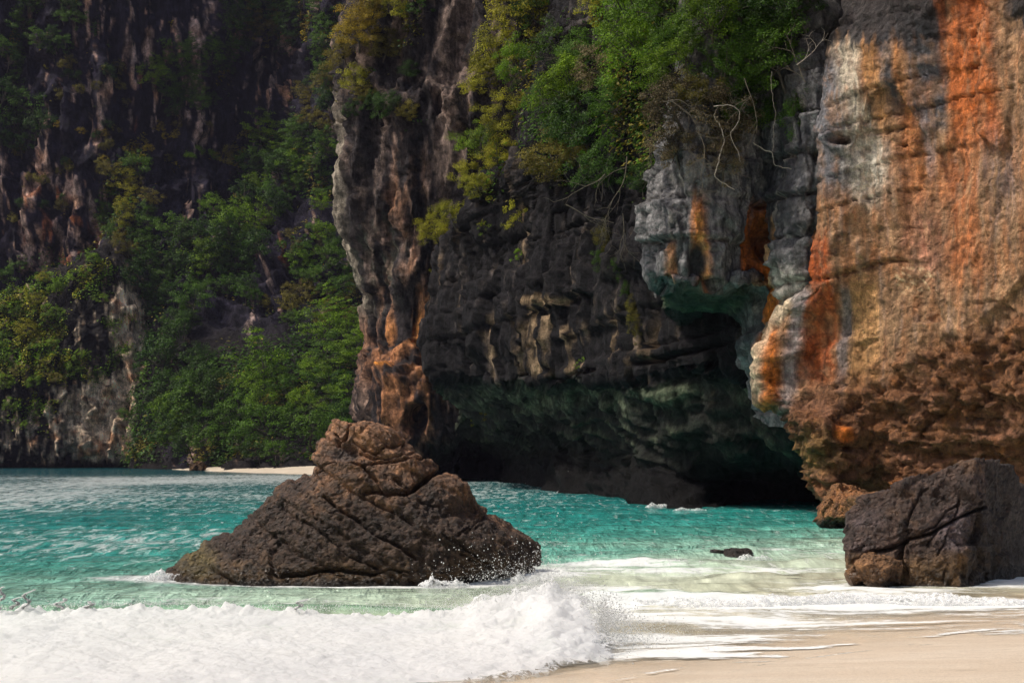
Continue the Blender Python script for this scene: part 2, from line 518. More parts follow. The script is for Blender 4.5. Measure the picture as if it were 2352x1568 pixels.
alb = lay(alb, lin(30, 28, 34), sstep(0.1, 0.4, fbm(qa, 0.5, 3, 0.5, 39)) * band(x, 780, 960, 20) * (1 - sstep(330, 420, y)) * 0.9)
alb = lay(alb, lin(36, 42, 36), sstep(1003, 1016, y) * sstep(965, 1000, x))
tag(Pl.build('limestone_pillar', alb, M_MID), 'tall fluted limestone buttress standing behind the boulder in the sea', 'cliff', kind='structure')
add_bvh(Pl, 2)

# ---- the dark blocky headland over the sea cave
cols = [ # x of the face edge per row, depth
    (985, 105), (1150, 92), (1300, 80), (1400, 73), (1500, 66), (1620, 61), (1750, 57), (1900, 54), (2040, 51)]
def face_row(y_, left, back=0.0):
    r = [(left + 26, y_, 128 + back), (left + 4, y_, 112 + back)]
    for k, (cx_, d) in enumerate(cols):
        f = (cx_ - 985) / (2040 - 985)
        xx = left + (2040 - left) * f
        r.append((xx, y_, np.interp(xx, [c[0] for c in cols], [c[1] for c in cols]) + back))
    return r
rows = [face_row(-330, 1330, 5), face_row(-20, 1305, 4), face_row(90, 1268, 3.5), face_row(190, 1236, 3), face_row(290, 1208, 3), face_row(390, 1165, 2.4), face_row(460, 1075, 1.6), face_row(560, 1012, 0.8), face_row(700, 990, 0.2), face_row(790, 984, 0)]
def cave_row(ys, dd, dx):
    r = [(1010 + dx[0], ys[0], 130), (988 + dx[0], ys[0], 113 + dd[0] * 0.6)]
    for k, (cx_, d) in enumerate(cols):
        r.append((cx_ + dx[k], ys[k], d + dd[k]))
    return r
rows.append(cave_row([846, 874, 874, 862, 852, 838, 840, 840, 840], [0.3] * 9, [4, 6, 0, 0, 0, 0, 0, 0, 0]))
rows.append(cave_row([868, 890, 894, 880, 876, 866, 880, 880, 880], [5, 4.0, 2.4, 1.8, 1.4, 1.4, 1.4, 1, 1], [14, 10, 4, 2, 2, 0, 0, 0, 0]))
rows.append(cave_row([905, 925, 930, 925, 930, 935, 950, 950, 950], [12, 9, 5.0, 3.4, 2.4, 2.4, 2.6, 2, 2], [40, 30, 12, 12, 10, 6, 4, 0, 0]))
rows.append(cave_row([962, 975, 985, 990, 1000, 1020, 1035, 1030, 1030], [19, 15, 8.5, 5.5, 3.8, 3.8, 4.6, 4, 4], [66, 40, 22, 20, 18, 12, 8, 0, 0]))
rows.append(cave_row([1008, 1022, 1040, 1055, 1070, 1095, 1100, 1090, 1090], [34, 28, 14, 9.0, 5.2, 7.0, 15.0, 12, 8], [56, 36, 20, 12, 4, 4, 0, 0, 0]))
rows.append(cave_row([1062, 1066, 1084, 1100, 1120, 1140, 1150, 1140, 1140], [48, 40, 15, 11.0, 4.4, 6.0, 24, 18, 10], [30, 10, -4, -8, -8, -4, 0, 0, 0]))
rows.append(cave_row([1104, 1116, 1130, 1140, 1163, 1182, 1186, 1185, 1185], [52, 44, 14, 11.0, 3.6, 1.0, 26, 19, 10], [20, 0, -12, -16, -18, -10, 0, 0, 0]))
rows.append(cave_row([1125, 1140, 1152, 1170, 1200, 1230, 1225, 1230, 1230], [52, 44, 14, 11.0, 3.6, 1.0, 26, 19, 10], [20, 0, -12, -16, -18, -10, 0, 0, 0]))
D = Sheet(add_cap(rows, 40), 385, 355)
q = D.p
x, y = D.x, D.y
s_al = (q[:, 1] * -0.94 + q[:, 0] * 0.33)
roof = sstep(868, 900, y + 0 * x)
zz = q[:, 2] - 0.03 * s_al + 0.9 * fbm(q, 0.07, 3, 0.5, 3)
D.push(fbm(q * np.array([1, 1, 0.4], np.float32), 0.11, 3, 0.5, 4) * 1.3, True)
lay_off = 0.0
for hgt, amp, wid, sd in ((4.4, 0.62, 4.6, 1), (1.9, 0.34, 2.1, 2)):
    kz = np.floor(zz / hgt + 0.25 * hash1(np.floor(zz / hgt), sd))
    fr = zz / hgt - np.floor(zz / hgt)
    ks = np.floor(s_al / wid + hash1(kz, sd + 3) * 5 + 0.25 * fbm(q, 0.4, 2, 0.5, sd + 30))
    off = (hash1(kz * 31 + ks * 17, sd + 5) - 0.5) * amp + (hash1(kz, sd + 9) - 0.5) * amp * 0.9
    groove = np.exp(-((np.minimum(fr, 1 - fr) * hgt) / 0.085) ** 2) * amp * 1.5 * sstep(-0.15, 0.2, fbm(q, 0.22, 2, 0.5, sd + 50)) * (0.4 + hash1(ks + kz * 3, sd + 2))
    lay_off = lay_off + off - groove
D.push(lay_off * (1 - 0.8 * roof))
D.push(-0.45 * np.exp(-(np.abs(fbm(np.stack([s_al, q[:, 0], q[:, 2] * 0.10], -1), 0.30, 3, 0.5, 61)) / 0.035) ** 2) * (1 - roof))
qv = np.stack([s_al, q[:, 0] * 0.6, q[:, 2] * 0.14], -1)
fl = ridged(qv, 0.55, 4, 0.55, 7)
D.push((fl - 0.55) * 0.75 * (1 - roof) + fbm(q * np.array([1, 1, 0.5], np.float32), 0.9, 5, 0.6, 9) * 0.2)
# scalloped ribs of the cave roof, sweeping down from the lip
qr = np.stack([s_al * 0.35 + q[:, 2] * 1.2, q[:, 0] * 0.5 - q[:, 2] * 0.7, q[:, 2] * 0.6], -1)
rr = ridged(qr, 0.42, 4, 0.6, 11)
D.push((rr - 0.55) * 1.0 * roof + facets(q * np.array([0.6, 1, 1.3], np.float32) * 0.35, 15) * 0.35 * roof)
D.push((facets(qv * np.array([1, 1, 3.0], np.float32) * 0.42, 16) * 0.5 + facets(q * np.array([1, 1, 0.8], np.float32) * 1.1, 18) * 0.2) * (1 - roof))
sn = fbm(qv, 1.1, 5, 0.6, 36)
alb = np.tile(lin(30, 28, 30, 0.8), (len(x), 1))
alb = lay(alb, lin(84, 76, 72), sstep(0.12, 0.40, fbm(qv, 1.9, 5, 0.65, 46) * 0.7 + sn * 0.6) * 0.75)
bm_ = spot(x, y, 1240, 770, 110, 110, 0.2, 1.2) * 0.26 + spot(x, y, 1450, 770, 110, 120, 0.2, 1.2) * 0.24 + spot(x, y, 1260, 690, 60, 18, 0.2, 1.2) * 0.4 + spot(x, y, 1250, 850, 120, 30, 0.2, 1.2) * 0.25
alb = lay(alb, lin(150, 126, 98), sstep(0.22, 0.5, sn * 0.8 + bm_ * 1.0) * 0.9)
alb = lay(alb, lin(84, 78, 76), spot(x, y, 1400, 50, 80, 90, 0.4, 1.2) * 0.7)
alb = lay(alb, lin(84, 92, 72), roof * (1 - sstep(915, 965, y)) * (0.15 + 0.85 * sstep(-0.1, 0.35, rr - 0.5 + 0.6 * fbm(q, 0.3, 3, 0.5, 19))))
alb = lay(alb, lin(34, 36, 31), sstep(915, 965, y))  # cave roof darkened in the colour to deepen its shade
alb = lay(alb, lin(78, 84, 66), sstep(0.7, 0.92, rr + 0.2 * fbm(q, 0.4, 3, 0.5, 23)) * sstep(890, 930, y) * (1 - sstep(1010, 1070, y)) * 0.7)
alb = lay(alb, lin(12, 11, 11), sstep(985, 1060, y - (x - 1000) * 0.07))  # gloom of the inner cave painted near-black into the rock
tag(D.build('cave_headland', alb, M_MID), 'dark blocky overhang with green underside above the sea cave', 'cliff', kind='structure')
add_bvh(D, 2)

# ---- grey buttress between the cave and the orange wall
ys_ = [-330, 60, 200, 300, 400, 480, 560, 620, 650]
le = [1600, 1575, 1556, 1538, 1508, 1502, 1496, 1496, 1508]
rows = []
for y_, e in zip(ys_, le):
    b_ = 0.0 if y_ > 250 else (250 - y_) * 0.006
    rows.append([(e + 20, y_, 62 + b_), (e + 3, y_, 56.5 + b_), (e, y_, 54 + b_), (e + 34, y_, 52.6 + b_), (e + 90, y_, 52.2 + b_), (1650, y_, 52.4 + b_), (1715, y_, 52.7 + b_), (1752, y_, 53.4 + b_), (1800, y_, 52.2 + b_), (1850, y_, 50.9 + b_), (1900, y_, 50.9 + b_), (1960, y_, 52.6 + b_)])
for (ya, yb, dl, yr) in [(662, 668, 1.6, 690), (682, 690, 3.6, 760), (700, 706, 6.0, 850), (712, 722, 9.0, 930), (740, 760, 13, 980)]:
    rows.append([(1545, ya, 62 + dl), (1530, ya, 56.5 + dl), (1530, ya, 54 + dl), (1560, yb, 52.6 + dl), (1600, yb, 52.2 + dl), (1660, yb, 52.4 + dl), (1725, yb + (yr - yb) * 0.3, 53.3 + dl * 0.5), (1752, yr, 53.4 + dl * 0.15), (1790, yr, 52.6), (1850, yr, 51.8), (1900, yr, 52.2), (1960, yr, 56)])
E = Sheet(add_cap(rows, 25), 290, 195)
q = E.p
x, y = E.x, E.y
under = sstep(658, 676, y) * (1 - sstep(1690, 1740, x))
E.push(fbm(q * np.array([1, 1, 0.5], np.float32), 0.25, 3, 0.5, 4) * 0.7, True)
zz = q[:, 2] + 0.06 * q[:, 0] + 0.25 * fbm(q, 0.25, 2, 0.5, 3)
lo = 0.0
for hgt, amp, wid, sd in ((1.55, 0.55, 2.1, 3), (0.8, 0.12, 1.2, 4)):
    kz = np.floor(zz / hgt)
    fr = zz / hgt - kz
    ks = np.floor((q[:, 0] + 0.3 * q[:, 1]) / wid + hash1(kz, sd) * 3 + 0.2 * fbm(q, 0.7, 2, 0.5, sd))
    lo = lo + (hash1(kz * 13 + ks * 7, sd) - 0.5) * amp + (hash1(kz, sd + 6) - 0.5) * amp * 0.6
    lo = lo - np.exp(-((np.minimum(fr, 1 - fr) * hgt) / 0.06) ** 2) * 0.28 * amp / 0.5 * (0.3 + hash1(kz + ks, sd + 1))
E.push(lo * (1 - under))
qv = q * np.array([1, 1, 0.18], np.float32)
E.push((facets(qv * np.array([1, 1, 3], np.float32) * 0.55, 12) * 0.4 + facets(q * 1.3, 13) * 0.13) * (1 - under))
E.push((ridged(qv, 0.9, 3, 0.5, 7) - 0.55) * 0.28 * (1 - under) + fbm(q, 1.6, 4, 0.6, 9) * 0.10)
E.push(-0.6 * spot(x, y, 1600, 600, 22, 56, 0.4, 1.15) * (1 - under))
E.push(-1.5 * spot(x - 0.12 * (y - 560), y, 1760, 570, 14, 80, 0.4, 1.1))
E.push(0.5 * spot(x, y, 1640, 560, 60, 130, 0.3, 1.2) + 0.5 * spot(x, y, 1795, 540, 50, 150, 0.3, 1.2))
kn = spot(x, y, 1742, 652, 26, 17, 0.3, 1.1)
E.push(0.5 * kn)
rr = ridged(q * np.array([0.5, 1.5, 2.2], np.float32), 0.45, 4, 0.6, 13)
E.push((rr - 0.55) * 0.5 * under)
sn = fbm(np.stack([x / 14, y / 90, x * 0 + 1], -1), 1, 5, 0.62, 71)
alb = np.tile(lin(112, 110, 110), (len(x), 1))
alb = lay(alb, lin(66, 66, 70), sstep(0.0, 0.35, sn + 0.25 * spot(x, y, 1800, 420, 70, 190, 0.3, 1.2) + 0.1))
alb = lay(alb, lin(165, 158, 148), sstep(0.2, 0.45, fbm(np.stack([x / 18, y / 70, x * 0 + 8], -1), 1, 4, 0.6, 73)) * 0.75)
xo = x + 7 * fbm(np.stack([x / 20, y / 40, x * 0], -1), 1, 3, 0.5, 75)
alb = lay(alb, lin(192, 118, 52), band(xo + 8 * sn, 1590 + 0.06 * (y - 500), 1618 + 0.08 * (y - 500), 9) * band(y + 26 * sn, 455, 655, 34) * 0.9 * sstep(-0.5, 0.0, sn))
alb = lay(alb, lin(212, 160, 90), band(xo, 1602, 1616 + 0.05 * (y - 500), 3) * band(y, 490, 640, 10) * 0.5)
alb = lay(alb, lin(190, 130, 80), band(xo, 1528, 1548, 6) * band(y, 555, 650, 12) * 0.7)
alb = lay(alb, lin(176, 96, 36), band(xo + 10 * sn, 1722, 1764, 10) * band(y + 40 * sn, 480, 640, 30) * sstep(-0.5, 0.05, sn))
alb = lay(alb, lin(198, 110, 34), band(xo, 1752 + 0.0 * y, 1782, 6) * band(y, 600, 800, 14))
alb = lay(alb, lin(196, 150, 100), band(xo, 1784, 1797, 4) * band(y, 500, 690, 14) * 0.8)
alb = lay(alb, lin(150, 132, 100), kn * 0.6)
alb = lay(alb, lin(200, 190, 176), band(xo, 1800, 1850, 10) * band(y, 620, 760, 30) * 0.6)
alb = lay(alb, lin(50, 48, 48), spot(x, y, 1602, 605, 22, 56, 0.6, 1.1) * (1 - under))
alb = lay(alb, lin(58, 54, 50), (1 - sstep(60, 260, y)) * 0.8)
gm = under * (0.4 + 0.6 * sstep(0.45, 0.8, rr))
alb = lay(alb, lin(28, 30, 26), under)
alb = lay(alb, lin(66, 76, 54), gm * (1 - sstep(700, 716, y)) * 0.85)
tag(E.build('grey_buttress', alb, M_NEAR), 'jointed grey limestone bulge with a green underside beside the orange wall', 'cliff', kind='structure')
add_bvh(E, 2)

# ---- the orange wall
ey = [-330, 0, 120, 230, 330, 450, 560, 650, 700, 760, 850, 905, 950, 1000, 1060, 1120, 1160, 1215, 1260]
ex = [1990, 1945, 1915, 1892, 1876, 1868, 1862, 1852, 1806, 1764, 1742, 1752, 1812, 1832, 1866, 1872, 1890, 1905, 1910]
ed = [53.5, 52.0, 51.4, 51, 51, 51, 51, 51, 51.6, 52.2, 52.2, 52.0, 51.4, 51, 51, 51.2, 51.2, 51.6, 51.6]
rows = []
for y_, e, d in zip(ey, ex, ed):
    foot = 0.0 if y_ < 900 else (y_ - 900) * 0.004
    rows.append([(e + 60, y_ - 5, d + 16), (e + 12, y_ - 2, d + 5), (e + 1, y_, d + 1.0), (e + 6, y_, d - 0.4), (max(e + 40, 1880 if y_ > 640 else 0), y_, d - 1.3), (2000, y_, 49.2 + foot + (0.5 if y_ < 100 else 0)), (2120, y_, 47.6 + foot), (2240, y_, 46.2 + foot), (2352, y_, 45 + foot), (2480, y_, 43.4 + foot), (2700, y_, 40.5 + foot), (3100, y_, 36)])
Fw = Sheet(add_cap(rows, 25), 450, 330)
q = Fw.p
x, y = Fw.x, Fw.y
inner = sstep(0, 30, x - np.interp(y, ey, ex))
Fw.push(fbm(q * np.array([1, 1, 0.6], np.float32), 0.16, 3, 0.5, 4) * 0.7, True)
rough_m = sstep(-0.15, 0.25, (y - 800) / 260 + (x - 2100) / 700 + 0.35 * fbm(np.stack([x / 90, y / 90, x * 0], -1), 1, 3, 0.5, 81))
edge_r = 1 - sstep(20, 90, x - np.interp(y, ey, ex))
Fw.push(edge_r * sstep(600, 700, y) * (0.55 * fbm(q, 1.1, 4, 0.65, 44) + 0.2 * (0.45 - worley(q * 2.2, 8)[0])))
Fw.push((ridged(q * np.array([1, 1, 0.2], np.float32), 0.45, 3, 0.5, 7) - 0.5) * 0.45 * (1 - 0.6 * rough_m) + fbm(q, 0.9, 5, 0.6, 9) * 0.20 + fbm(q, 3.5, 3, 0.6, 29) * 0.05)
k1, k2, kh = worley(q * np.array([1, 1, 1.3], np.float32) * 1.3 + 0.4 * fbm(q, 1.0, 2, 0.5, 5)[:, None], 5)
Fw.push(facets(q * np.array([1, 1, 0.6], np.float32) * 0.5, 31) * 0.28 * (1 - 0.5 * rough_m) + facets(q * np.array([1, 1, 1.5], np.float32) * 1.1, 32) * 0.30 * rough_m + facets(q * 2.6, 33) * 0.09 * (0.4 + rough_m))
Fw.push(rough_m * ((hash1(kh, 8) - 0.5) * 0.16 + (0.4 - k1) * 0.10) + rough_m * fbm(q * np.array([1, 1, 2.4], np.float32), 2.4, 4, 0.65, 16) * 0.17)
zz = q[:, 2] + 0.10 * q[:, 0] - 0.02 * q[:, 1] + 0.12 * fbm(q, 0.5, 2, 0.5, 19)
low = sstep(860, 960, y)
kz = np.floor(zz / 0.42); fr = zz / 0.42 - kz
Fw.push(low * ((hash1(kz, 4) - 0.5) * 0.17 - 0.14 * np.exp(-(np.minimum(fr, 1 - fr) * 0.42 / 0.05) ** 2) * (fbm(q, 0.7, 2, 0.5, 7) > -0.05)))
cracks = [  # bedding joints and fissures: line, width, depth, step between the two lips
    ([(1878, 262), (1896, 253), (1940, 236), (1993, 213), (2050, 196), (2099, 175), (2168, 154)], 2.4, 0.22, 0.14),
    ([(1885, 310), (1981, 279), (2031, 270), (2095, 251), (2194, 219), (2270, 213), (2352, 194), (2480, 170)], 2.8, 0.26, 0.10),
    ([(1900, 326), (1945, 315), (2000, 304), (2038, 304), (2075, 290)], 3.2, 0.30, 0.16),
    ([(1862, 418), (1947, 395), (2023, 376), (2076, 357), (2133, 346), (2200, 330)], 2.4, 0.22, 0.10),
    ([(1862, 488), (1928, 471), (1985, 456), (2065, 437), (2110, 430)], 2.6, 0.24, 0.10),
    ([(1862, 552), (1909, 547), (1978, 534), (2035, 524), (2100, 520)], 1.8, 0.14, 0.05),
    ([(1856, 580), (1909, 579), (1947, 590)], 2.0, 0.16, 0.06),
    ([(1850, 641), (1894, 637), (1947, 625), (1985, 612), (2031, 600), (2070, 597)], 3.8, 0.36, 0.20),
    ([(1880, 690), (1920, 700), (1990, 720)], 1.6, 0.10, 0.0), ([(1840, 770), (1960, 771), (2015, 766)], 1.8, 0.12, 0.03),
    ([(2202, 908), (2168, 948), (2133, 978), (2114, 1016), (2108, 1060)], 4.0, 0.35, 0.12),
    ([(1890, 982), (1960, 974), (2020, 978), (2099, 967), (2160, 960)], 2.4, 0.2, 0.08),
    ([(2259, 8), (2240, 50), (2228, 72), (2194, 129), (2188, 160)], 2.2, 0.22, 0.06),
    ([(1900, 140), (1990, 120), (2090, 92), (2200, 70)], 2.0, 0.16, 0.08), ([(1905, 190), (1980, 172), (2060, 150)], 1.8, 0.14, 0.06),
    ([(1930, 60), (2020, 40), (2120, 20)], 2.4, 0.2, 0.1), ([(2100, 160), (2110, 90), (2095, 10)], 2.0, 0.15, 0.05),
    ([(2230, 150), (2290, 146), (2352, 130), (2420, 120)], 1.6, 0.1, 0.03), ([(2060, 300), (2068, 345), (2078, 400)], 1.6, 0.10, 0.04),
    ([(2010, 60), (2004, 200), (2012, 300)], 1.4, 0.08, 0.02), ([(2230, 700), (2290, 690), (2352, 730)], 3.0, 0.22, 0.1), ([(2060, 850), (2150, 820), (2240, 840), (2352, 800)], 2.6, 0.2, 0.08),
    ([(1980, 1080), (2080, 1062), (2190, 1050), (2352, 1000)], 2.6, 0.22, 0.1), ([(2230, 880), (2300, 930), (2352, 950)], 3.4, 0.28, 0.14)]
wx = x + 4 * fbm(np.stack([x / 22, y / 22, x * 0], -1), 1, 3, 0.5, 85)
wy = y + 5 * fbm(np.stack([x / 24, y / 24, x * 0 + 4], -1), 1, 3, 0.55, 87)
crk = np.zeros(len(x), np.float32)
for pts, w, dp, st in cracks:
    d = polydist(wx, wy, pts)
    g = np.exp(-(d / w) ** 2) * (0.55 + 0.45 * fbm(np.stack([x / 18, y / 18, x * 0 + 2], -1), 1, 2, 0.5, 89))
    Fw.push(-dp * 0.95 * g)
    crk = np.maximum(crk, g)
    if st:
        a = np.array(pts)
        o = np.argsort(a[:, 0])
        if a[:, 0].ptp() > a[:, 1].ptp() if hasattr(a, 'ptp') else (a[:, 0].max() - a[:, 0].min()) > (a[:, 1].max() - a[:, 1].min()):
            side = np.interp(wx, a[o, 0], a[o, 1]) - wy
            Fw.push(0.55 * st * np.exp(-np.maximum(side, 0) / 22) * (side > 0) * (d < 60))
for cx_, cy_, rx_, ry_, dp in ((2237, 152, 10, 5, 0.5), (2072, 334, 7, 6, 0.4), (1945, 1031, 13, 7, 0.6), (2000, 1016, 6, 5, 0.3), (2001, 1025, 5, 5, 0.3), (1955, 280, 4, 4, 0.2), (1935, 322, 26, 14, 0.7), (1842, 722, 3, 4, 0.2), (1888, 790, 4, 4, 0.2)):
    Fw.push(-dp * 1.2 * spot(wx, wy, cx_, cy_, rx_, ry_, 0.4, 1.1))
# --- stains
v1 = fbm(np.stack([x / 11, y / 120, x * 0 + 1], -1), 1, 5, 0.62, 91)
v2 = fbm(np.stack([x / 26, y / 160, x * 0 + 6], -1), 1, 4, 0.6, 93)
mt = fbm(np.stack([x / 40, y / 40, x * 0 + 3], -1), 1, 5, 0.62, 95)
v3 = fbm(np.stack([x / 7, y / 200, x * 0 + 11], -1), 1, 4, 0.65, 92)
xs_ = x + 20 * v2 + 9 * v1 + 7 * v3 - 0.10 * (y - 300)
brk = 0.35 + 0.65 * sstep(-0.32, 0.12, mt + 0.7 * v3)
alb = np.tile(lin(160, 124, 92), (len(x), 1))
alb = lay(alb, lin(168, 108, 66), sstep(-0.2, 0.4, v2) * 0.7)
alb = lay(alb, lin(160, 134, 118), sstep(0.05, 0.4, v1) * 0.6)
# upper left: pale and grey
alb = lay(alb, lin(120, 118, 122), band(xs_, 1860, 1965, 35.2) * band(y, 130, 440, 40) * brk)
alb = lay(alb, lin(222, 208, 184), band(xs_, 1945 + 0.02 * y, 2006, 22.0) * band(y, 90, 470, 40) * (0.55 + 0.45 * sstep(-0.3, 0.2, v1)) * brk)
alb = lay(alb, lin(214, 204, 188), spot(xs_, y + 30 * v1, 1985, 370, 70, 100, 0.3, 1.2) * 0.85 * brk)
alb = lay(alb, lin(188, 134, 82), band(xs_, 2012, 2048, 11.0) * band(y, 70, 300, 26) * brk)
alb = lay(alb, lin(84, 84, 88), band(xs_, 2050, 2074, 11.0) * band(y, 60, 260, 26) * brk)
alb = lay(alb, lin(188, 126, 72), band(xs_, 2080, 2098, 8.8) * band(y, 90, 420, 26) * 0.9 * brk)
alb = lay(alb, lin(96, 94, 98), band(xs_, 2100, 2166, 15.4) * band(y, 40, 290, 26) * brk)
alb = lay(alb, lin(188, 104, 52), band(xs_, 2170, 2300, 15.4) * band(y, -200, 330, 46) * brk)
alb = lay(alb, lin(168, 150, 146), band(xs_, 2104, 2124, 8.8) * band(y, 240, 400, 30) * 0.8 * brk)
alb = lay(alb, lin(186, 116, 70), band(xs_, 2064, 2102, 17.6) * band(y, 250, 480, 40) * 0.8 * brk)
alb = lay(alb, lin(150, 128, 124), spot(xs_, y, 2290, 400, 60, 140, 0.3, 1.2) * 0.75 * sstep(-0.3, 0.2, v1) * brk)
alb = lay(alb, lin(186, 110, 64), band(xs_, 2140, 2230, 35.2) * band(y, 330, 640, 50) * sstep(-0.35, 0.1, v2) * 0.9 * brk)
alb = lay(alb, lin(182, 120, 100), spot(xs_, y, 2090, 560, 60, 120, 0.2, 1.2) * 0.6 * brk)
# dark crust at the top
dk = sstep(-0.1, 0.25, (120 - y - 0.2 * np.maximum(x - 2060, 0)) / 120 + 0.5 * v1 + 0.35 * mt)
alb = lay(alb, lin(46, 46, 49), dk * (1 - band(xs_, 2185, 2340, 16) * 0.85) * 0.95)
alb = lay(alb, lin(66, 64, 66), band(x, 1930, 2160, 20) * band(y, 215, 262, 8) * sstep(0, 0.3, v1) * 0.8)
# red flag below the big joint
red = brk * band(x + 8 * v1 + 5 * v3 - 0.05 * (y - 700), 1848 - 0.10 * (y - 640), 1916, 8) * band(y + 40 * v3, 540, 880 + 0.0 * x, 30)
alb = lay(alb, lin(172, 82, 34), red * (0.75 + 0.25 * sstep(-0.2, 0.3, v1)))
alb = lay(alb, lin(140, 66, 32), red * sstep(0.1, 0.4, v2) * 0.6)
alb = lay(alb, lin(132, 122, 122), band(x + 8 * v1, 1926, 1948, 5) * band(y, 660, 900, 20) * 0.8)
alb = lay(alb, lin(200, 150, 98), band(x + 8 * v1, 1952, 2014, 8) * band(y, 640, 890, 40) * 0.8)
alb = lay(alb, lin(204, 112, 36), band(x + 6 * v1 - 0.05 * (y - 800), 1756, 1786, 5) * band(y, 640, 930, 24) * 0.95)
alb = lay(alb, lin(214, 196, 166), (1 - sstep(4, 22, x - np.interp(y, ey, ex) + 5 * v1)) * band(y, 660, 900, 20) * 0.7)
alb = lay(alb, lin(170, 164, 166), band(x + 6 * v1 + 0.12 * (y - 800), 1806, 1836, 6) * band(y, 640, 960, 26) * 0.7)
# brown crumbling rock lower and to the side
br = rough_m * sstep(560, 680, y + 0.25 * (x - 2150))
alb = lay(alb, lin(116, 76, 48), br * 0.9)
alb = lay(alb, lin(136, 84, 42), br * sstep(0.0, 0.35, mt) * 0.7)
alb = lay(alb, lin(92, 62, 42), br * sstep(0.05, 0.4, fbm(np.stack([x / 20, y / 20, x * 0 + 7], -1), 1, 5, 0.65, 97)) * 0.8)
alb = lay(alb, lin(212, 186, 146), spot(x, y, 2095, 640, 66, 44, 0.2, 1.2) * sstep(0.1, 0.3, fbm(np.stack([x / 9, y / 9, x * 0 + 7], -1), 1, 4, 0.65, 99)) * 0.9)
alb = lay(alb, lin(140, 98, 74), low * sstep(-0.05, 0.4, fbm(np.stack([x / 70, y / 34, x * 0 + 2], -1), 1, 4, 0.6, 101)) * 0.75)
alb = lay(alb, lin(118, 92, 50), spot(x, y, 1870, 1040, 70, 60, 0.3, 1.2) * 0.8)
alb = lay(alb, lin(206, 112, 40), spot(x + 10 * mt, y + 10 * mt, 1935, 995, 24, 22, 0.5, 1.2) * 0.9)
alb = lay(alb, lin(196, 116, 48), spot(x + 10 * mt, y + 10 * mt, 2070, 1130, 36, 40, 0.4, 1.2) * 0.7)
alb = lay(alb, alb * 0.45, sstep(0.25, 0.8, crk) * 0.7)
alb = alb * 0.86
tag(Fw.build('orange_cliff', alb, M_NEAR), 'orange and cream streaked limestone wall above the sand and the boulders', 'cliff', kind='structure')
add_bvh(Fw, 2)
# ================================================================== beach, water, surf
P0 = np.array([-0.36, 15.5]); SN = np.array([0.647, -0.762])      # water's edge: a point on it and the direction up the beach
def shore(X, Y):
    return (X - P0[0]) * SN[0] + (Y - P0[1]) * SN[1]

def xyz(X, Y, Z=None):
    return np.stack([X, Y, np.zeros_like(X) if Z is None else Z], -1).astype(np.float32)

def sand_z(X, Y):
    d = shore(X, Y) + 0.7 * fbm(xyz(X, Y), 0.25, 2, 0.5, 3)
    z = np.where(d > 0, 0.05 * d, 0.06 * d)
    return np.maximum(z, -4.5) + 0.010 * fbm(xyz(X, Y), 0.8, 3, 0.5, 8)

gx = np.concatenate([np.linspace(-420, -42, 16), np.linspace(-40, 40, 210), np.linspace(42, 420, 16)])
gy = np.concatenate([np.linspace(-120, -8, 10), np.linspace(-6, 60, 200), np.geomspace(62, 520, 20)])
GX, GY = np.meshgrid(gx, gy)
SZ = sand_z(GX.ravel(), GY.ravel())
SZ = np.where(SZ > 2.0, 2.0, SZ)
m, nt, out = new_mat('wet_sand')
b = N(nt, 'ShaderNodeBsdfPrincipled', Roughness=0.32)
b.inputs['Specular IOR Level'].default_value = 0.4
pos = N(nt, 'ShaderNodeNewGeometry').outputs['Position']
a1 = noise(nt, mapping(nt, pos, (0.5, 1.6, 1)), 1.0, 5, 0.6, 0.5)
a2 = noise(nt, pos, 34.0, 5, 0.85)
col = mixc(nt, maprange(nt, a1, 0.35, 0.68, 0, 1), (0.78, 0.64, 0.49), (0.86, 0.73, 0.58))
col = mixc(nt, maprange(nt, a2, 0.42, 0.72, 0, 0.6), col, (0.34, 0.25, 0.17))
a3 = noise(nt, mapping(nt, pos, (0.8, 5.0, 1)), 1.6, 6, 0.7, 0.8)
col = mixc(nt, maprange(nt, a3, 0.52, 0.7, 0, 0.45), col, (0.42, 0.31, 0.21))
nt.links.new(col, b.inputs['Base Color'])
bm = N(nt, 'ShaderNodeBump', Strength=0.9, Distance=0.02)
nt.links.new(noise(nt, mapping(nt, pos, (1, 2.5, 1)), 9.0, 6, 0.7), bm.inputs['Height'])
nt.links.new(bm.outputs[0], b.inputs['Normal'])
nt.links.new(b.outputs[0], out.inputs['Surface'])
M_SAND = m
tag(link('beach', mesh_np('beach', xyz(GX.ravel(), GY.ravel(), SZ), grid_faces(*GX.shape)[:, ::-1]), M_SAND), kind='structure')

# --- far beach: a pale strip of sand under the trees
bx = np.linspace(395, 860, 90)
ya = np.interp(bx, [395, 480, 560, 720, 860], [1077.5, 1081, 1084, 1089, 1094])
Ya = CAM_H * F_PX / (ya - HY)
rowsb = []
for t, (up, bk) in enumerate([(-0.3, -6), (0.0, 0), (0.3, 6), (0.6, 12), (0.9, 20), (1.5, 34)]):
    Xb = (bx - CX) / F_PX * Ya
    rowsb.append(np.stack([Xb * (Ya + bk) / Ya, Ya + bk, up + 0.15 * fbm(xyz(Xb, Ya + bk), 0.3, 2) + 0 * Xb], -1))
m, nt, out = new_mat('dry_sand')
b = N(nt, 'ShaderNodeBsdfPrincipled', Roughness=0.9)
pos = N(nt, 'ShaderNodeNewGeometry').outputs['Position']
nt.links.new(mixc(nt, maprange(nt, noise(nt, pos, 0.6, 5), 0.35, 0.7, 0, 1), (0.48, 0.40, 0.30), (0.58, 0.49, 0.38)), b.inputs['Base Color'])
nt.links.new(b.outputs[0], out.inputs['Surface'])
tag(link('far_beach', mesh_np('far_beach', np.array(rowsb).reshape(-1, 3), grid_faces(6, 90)[:, ::-1]), m), kind='structure')

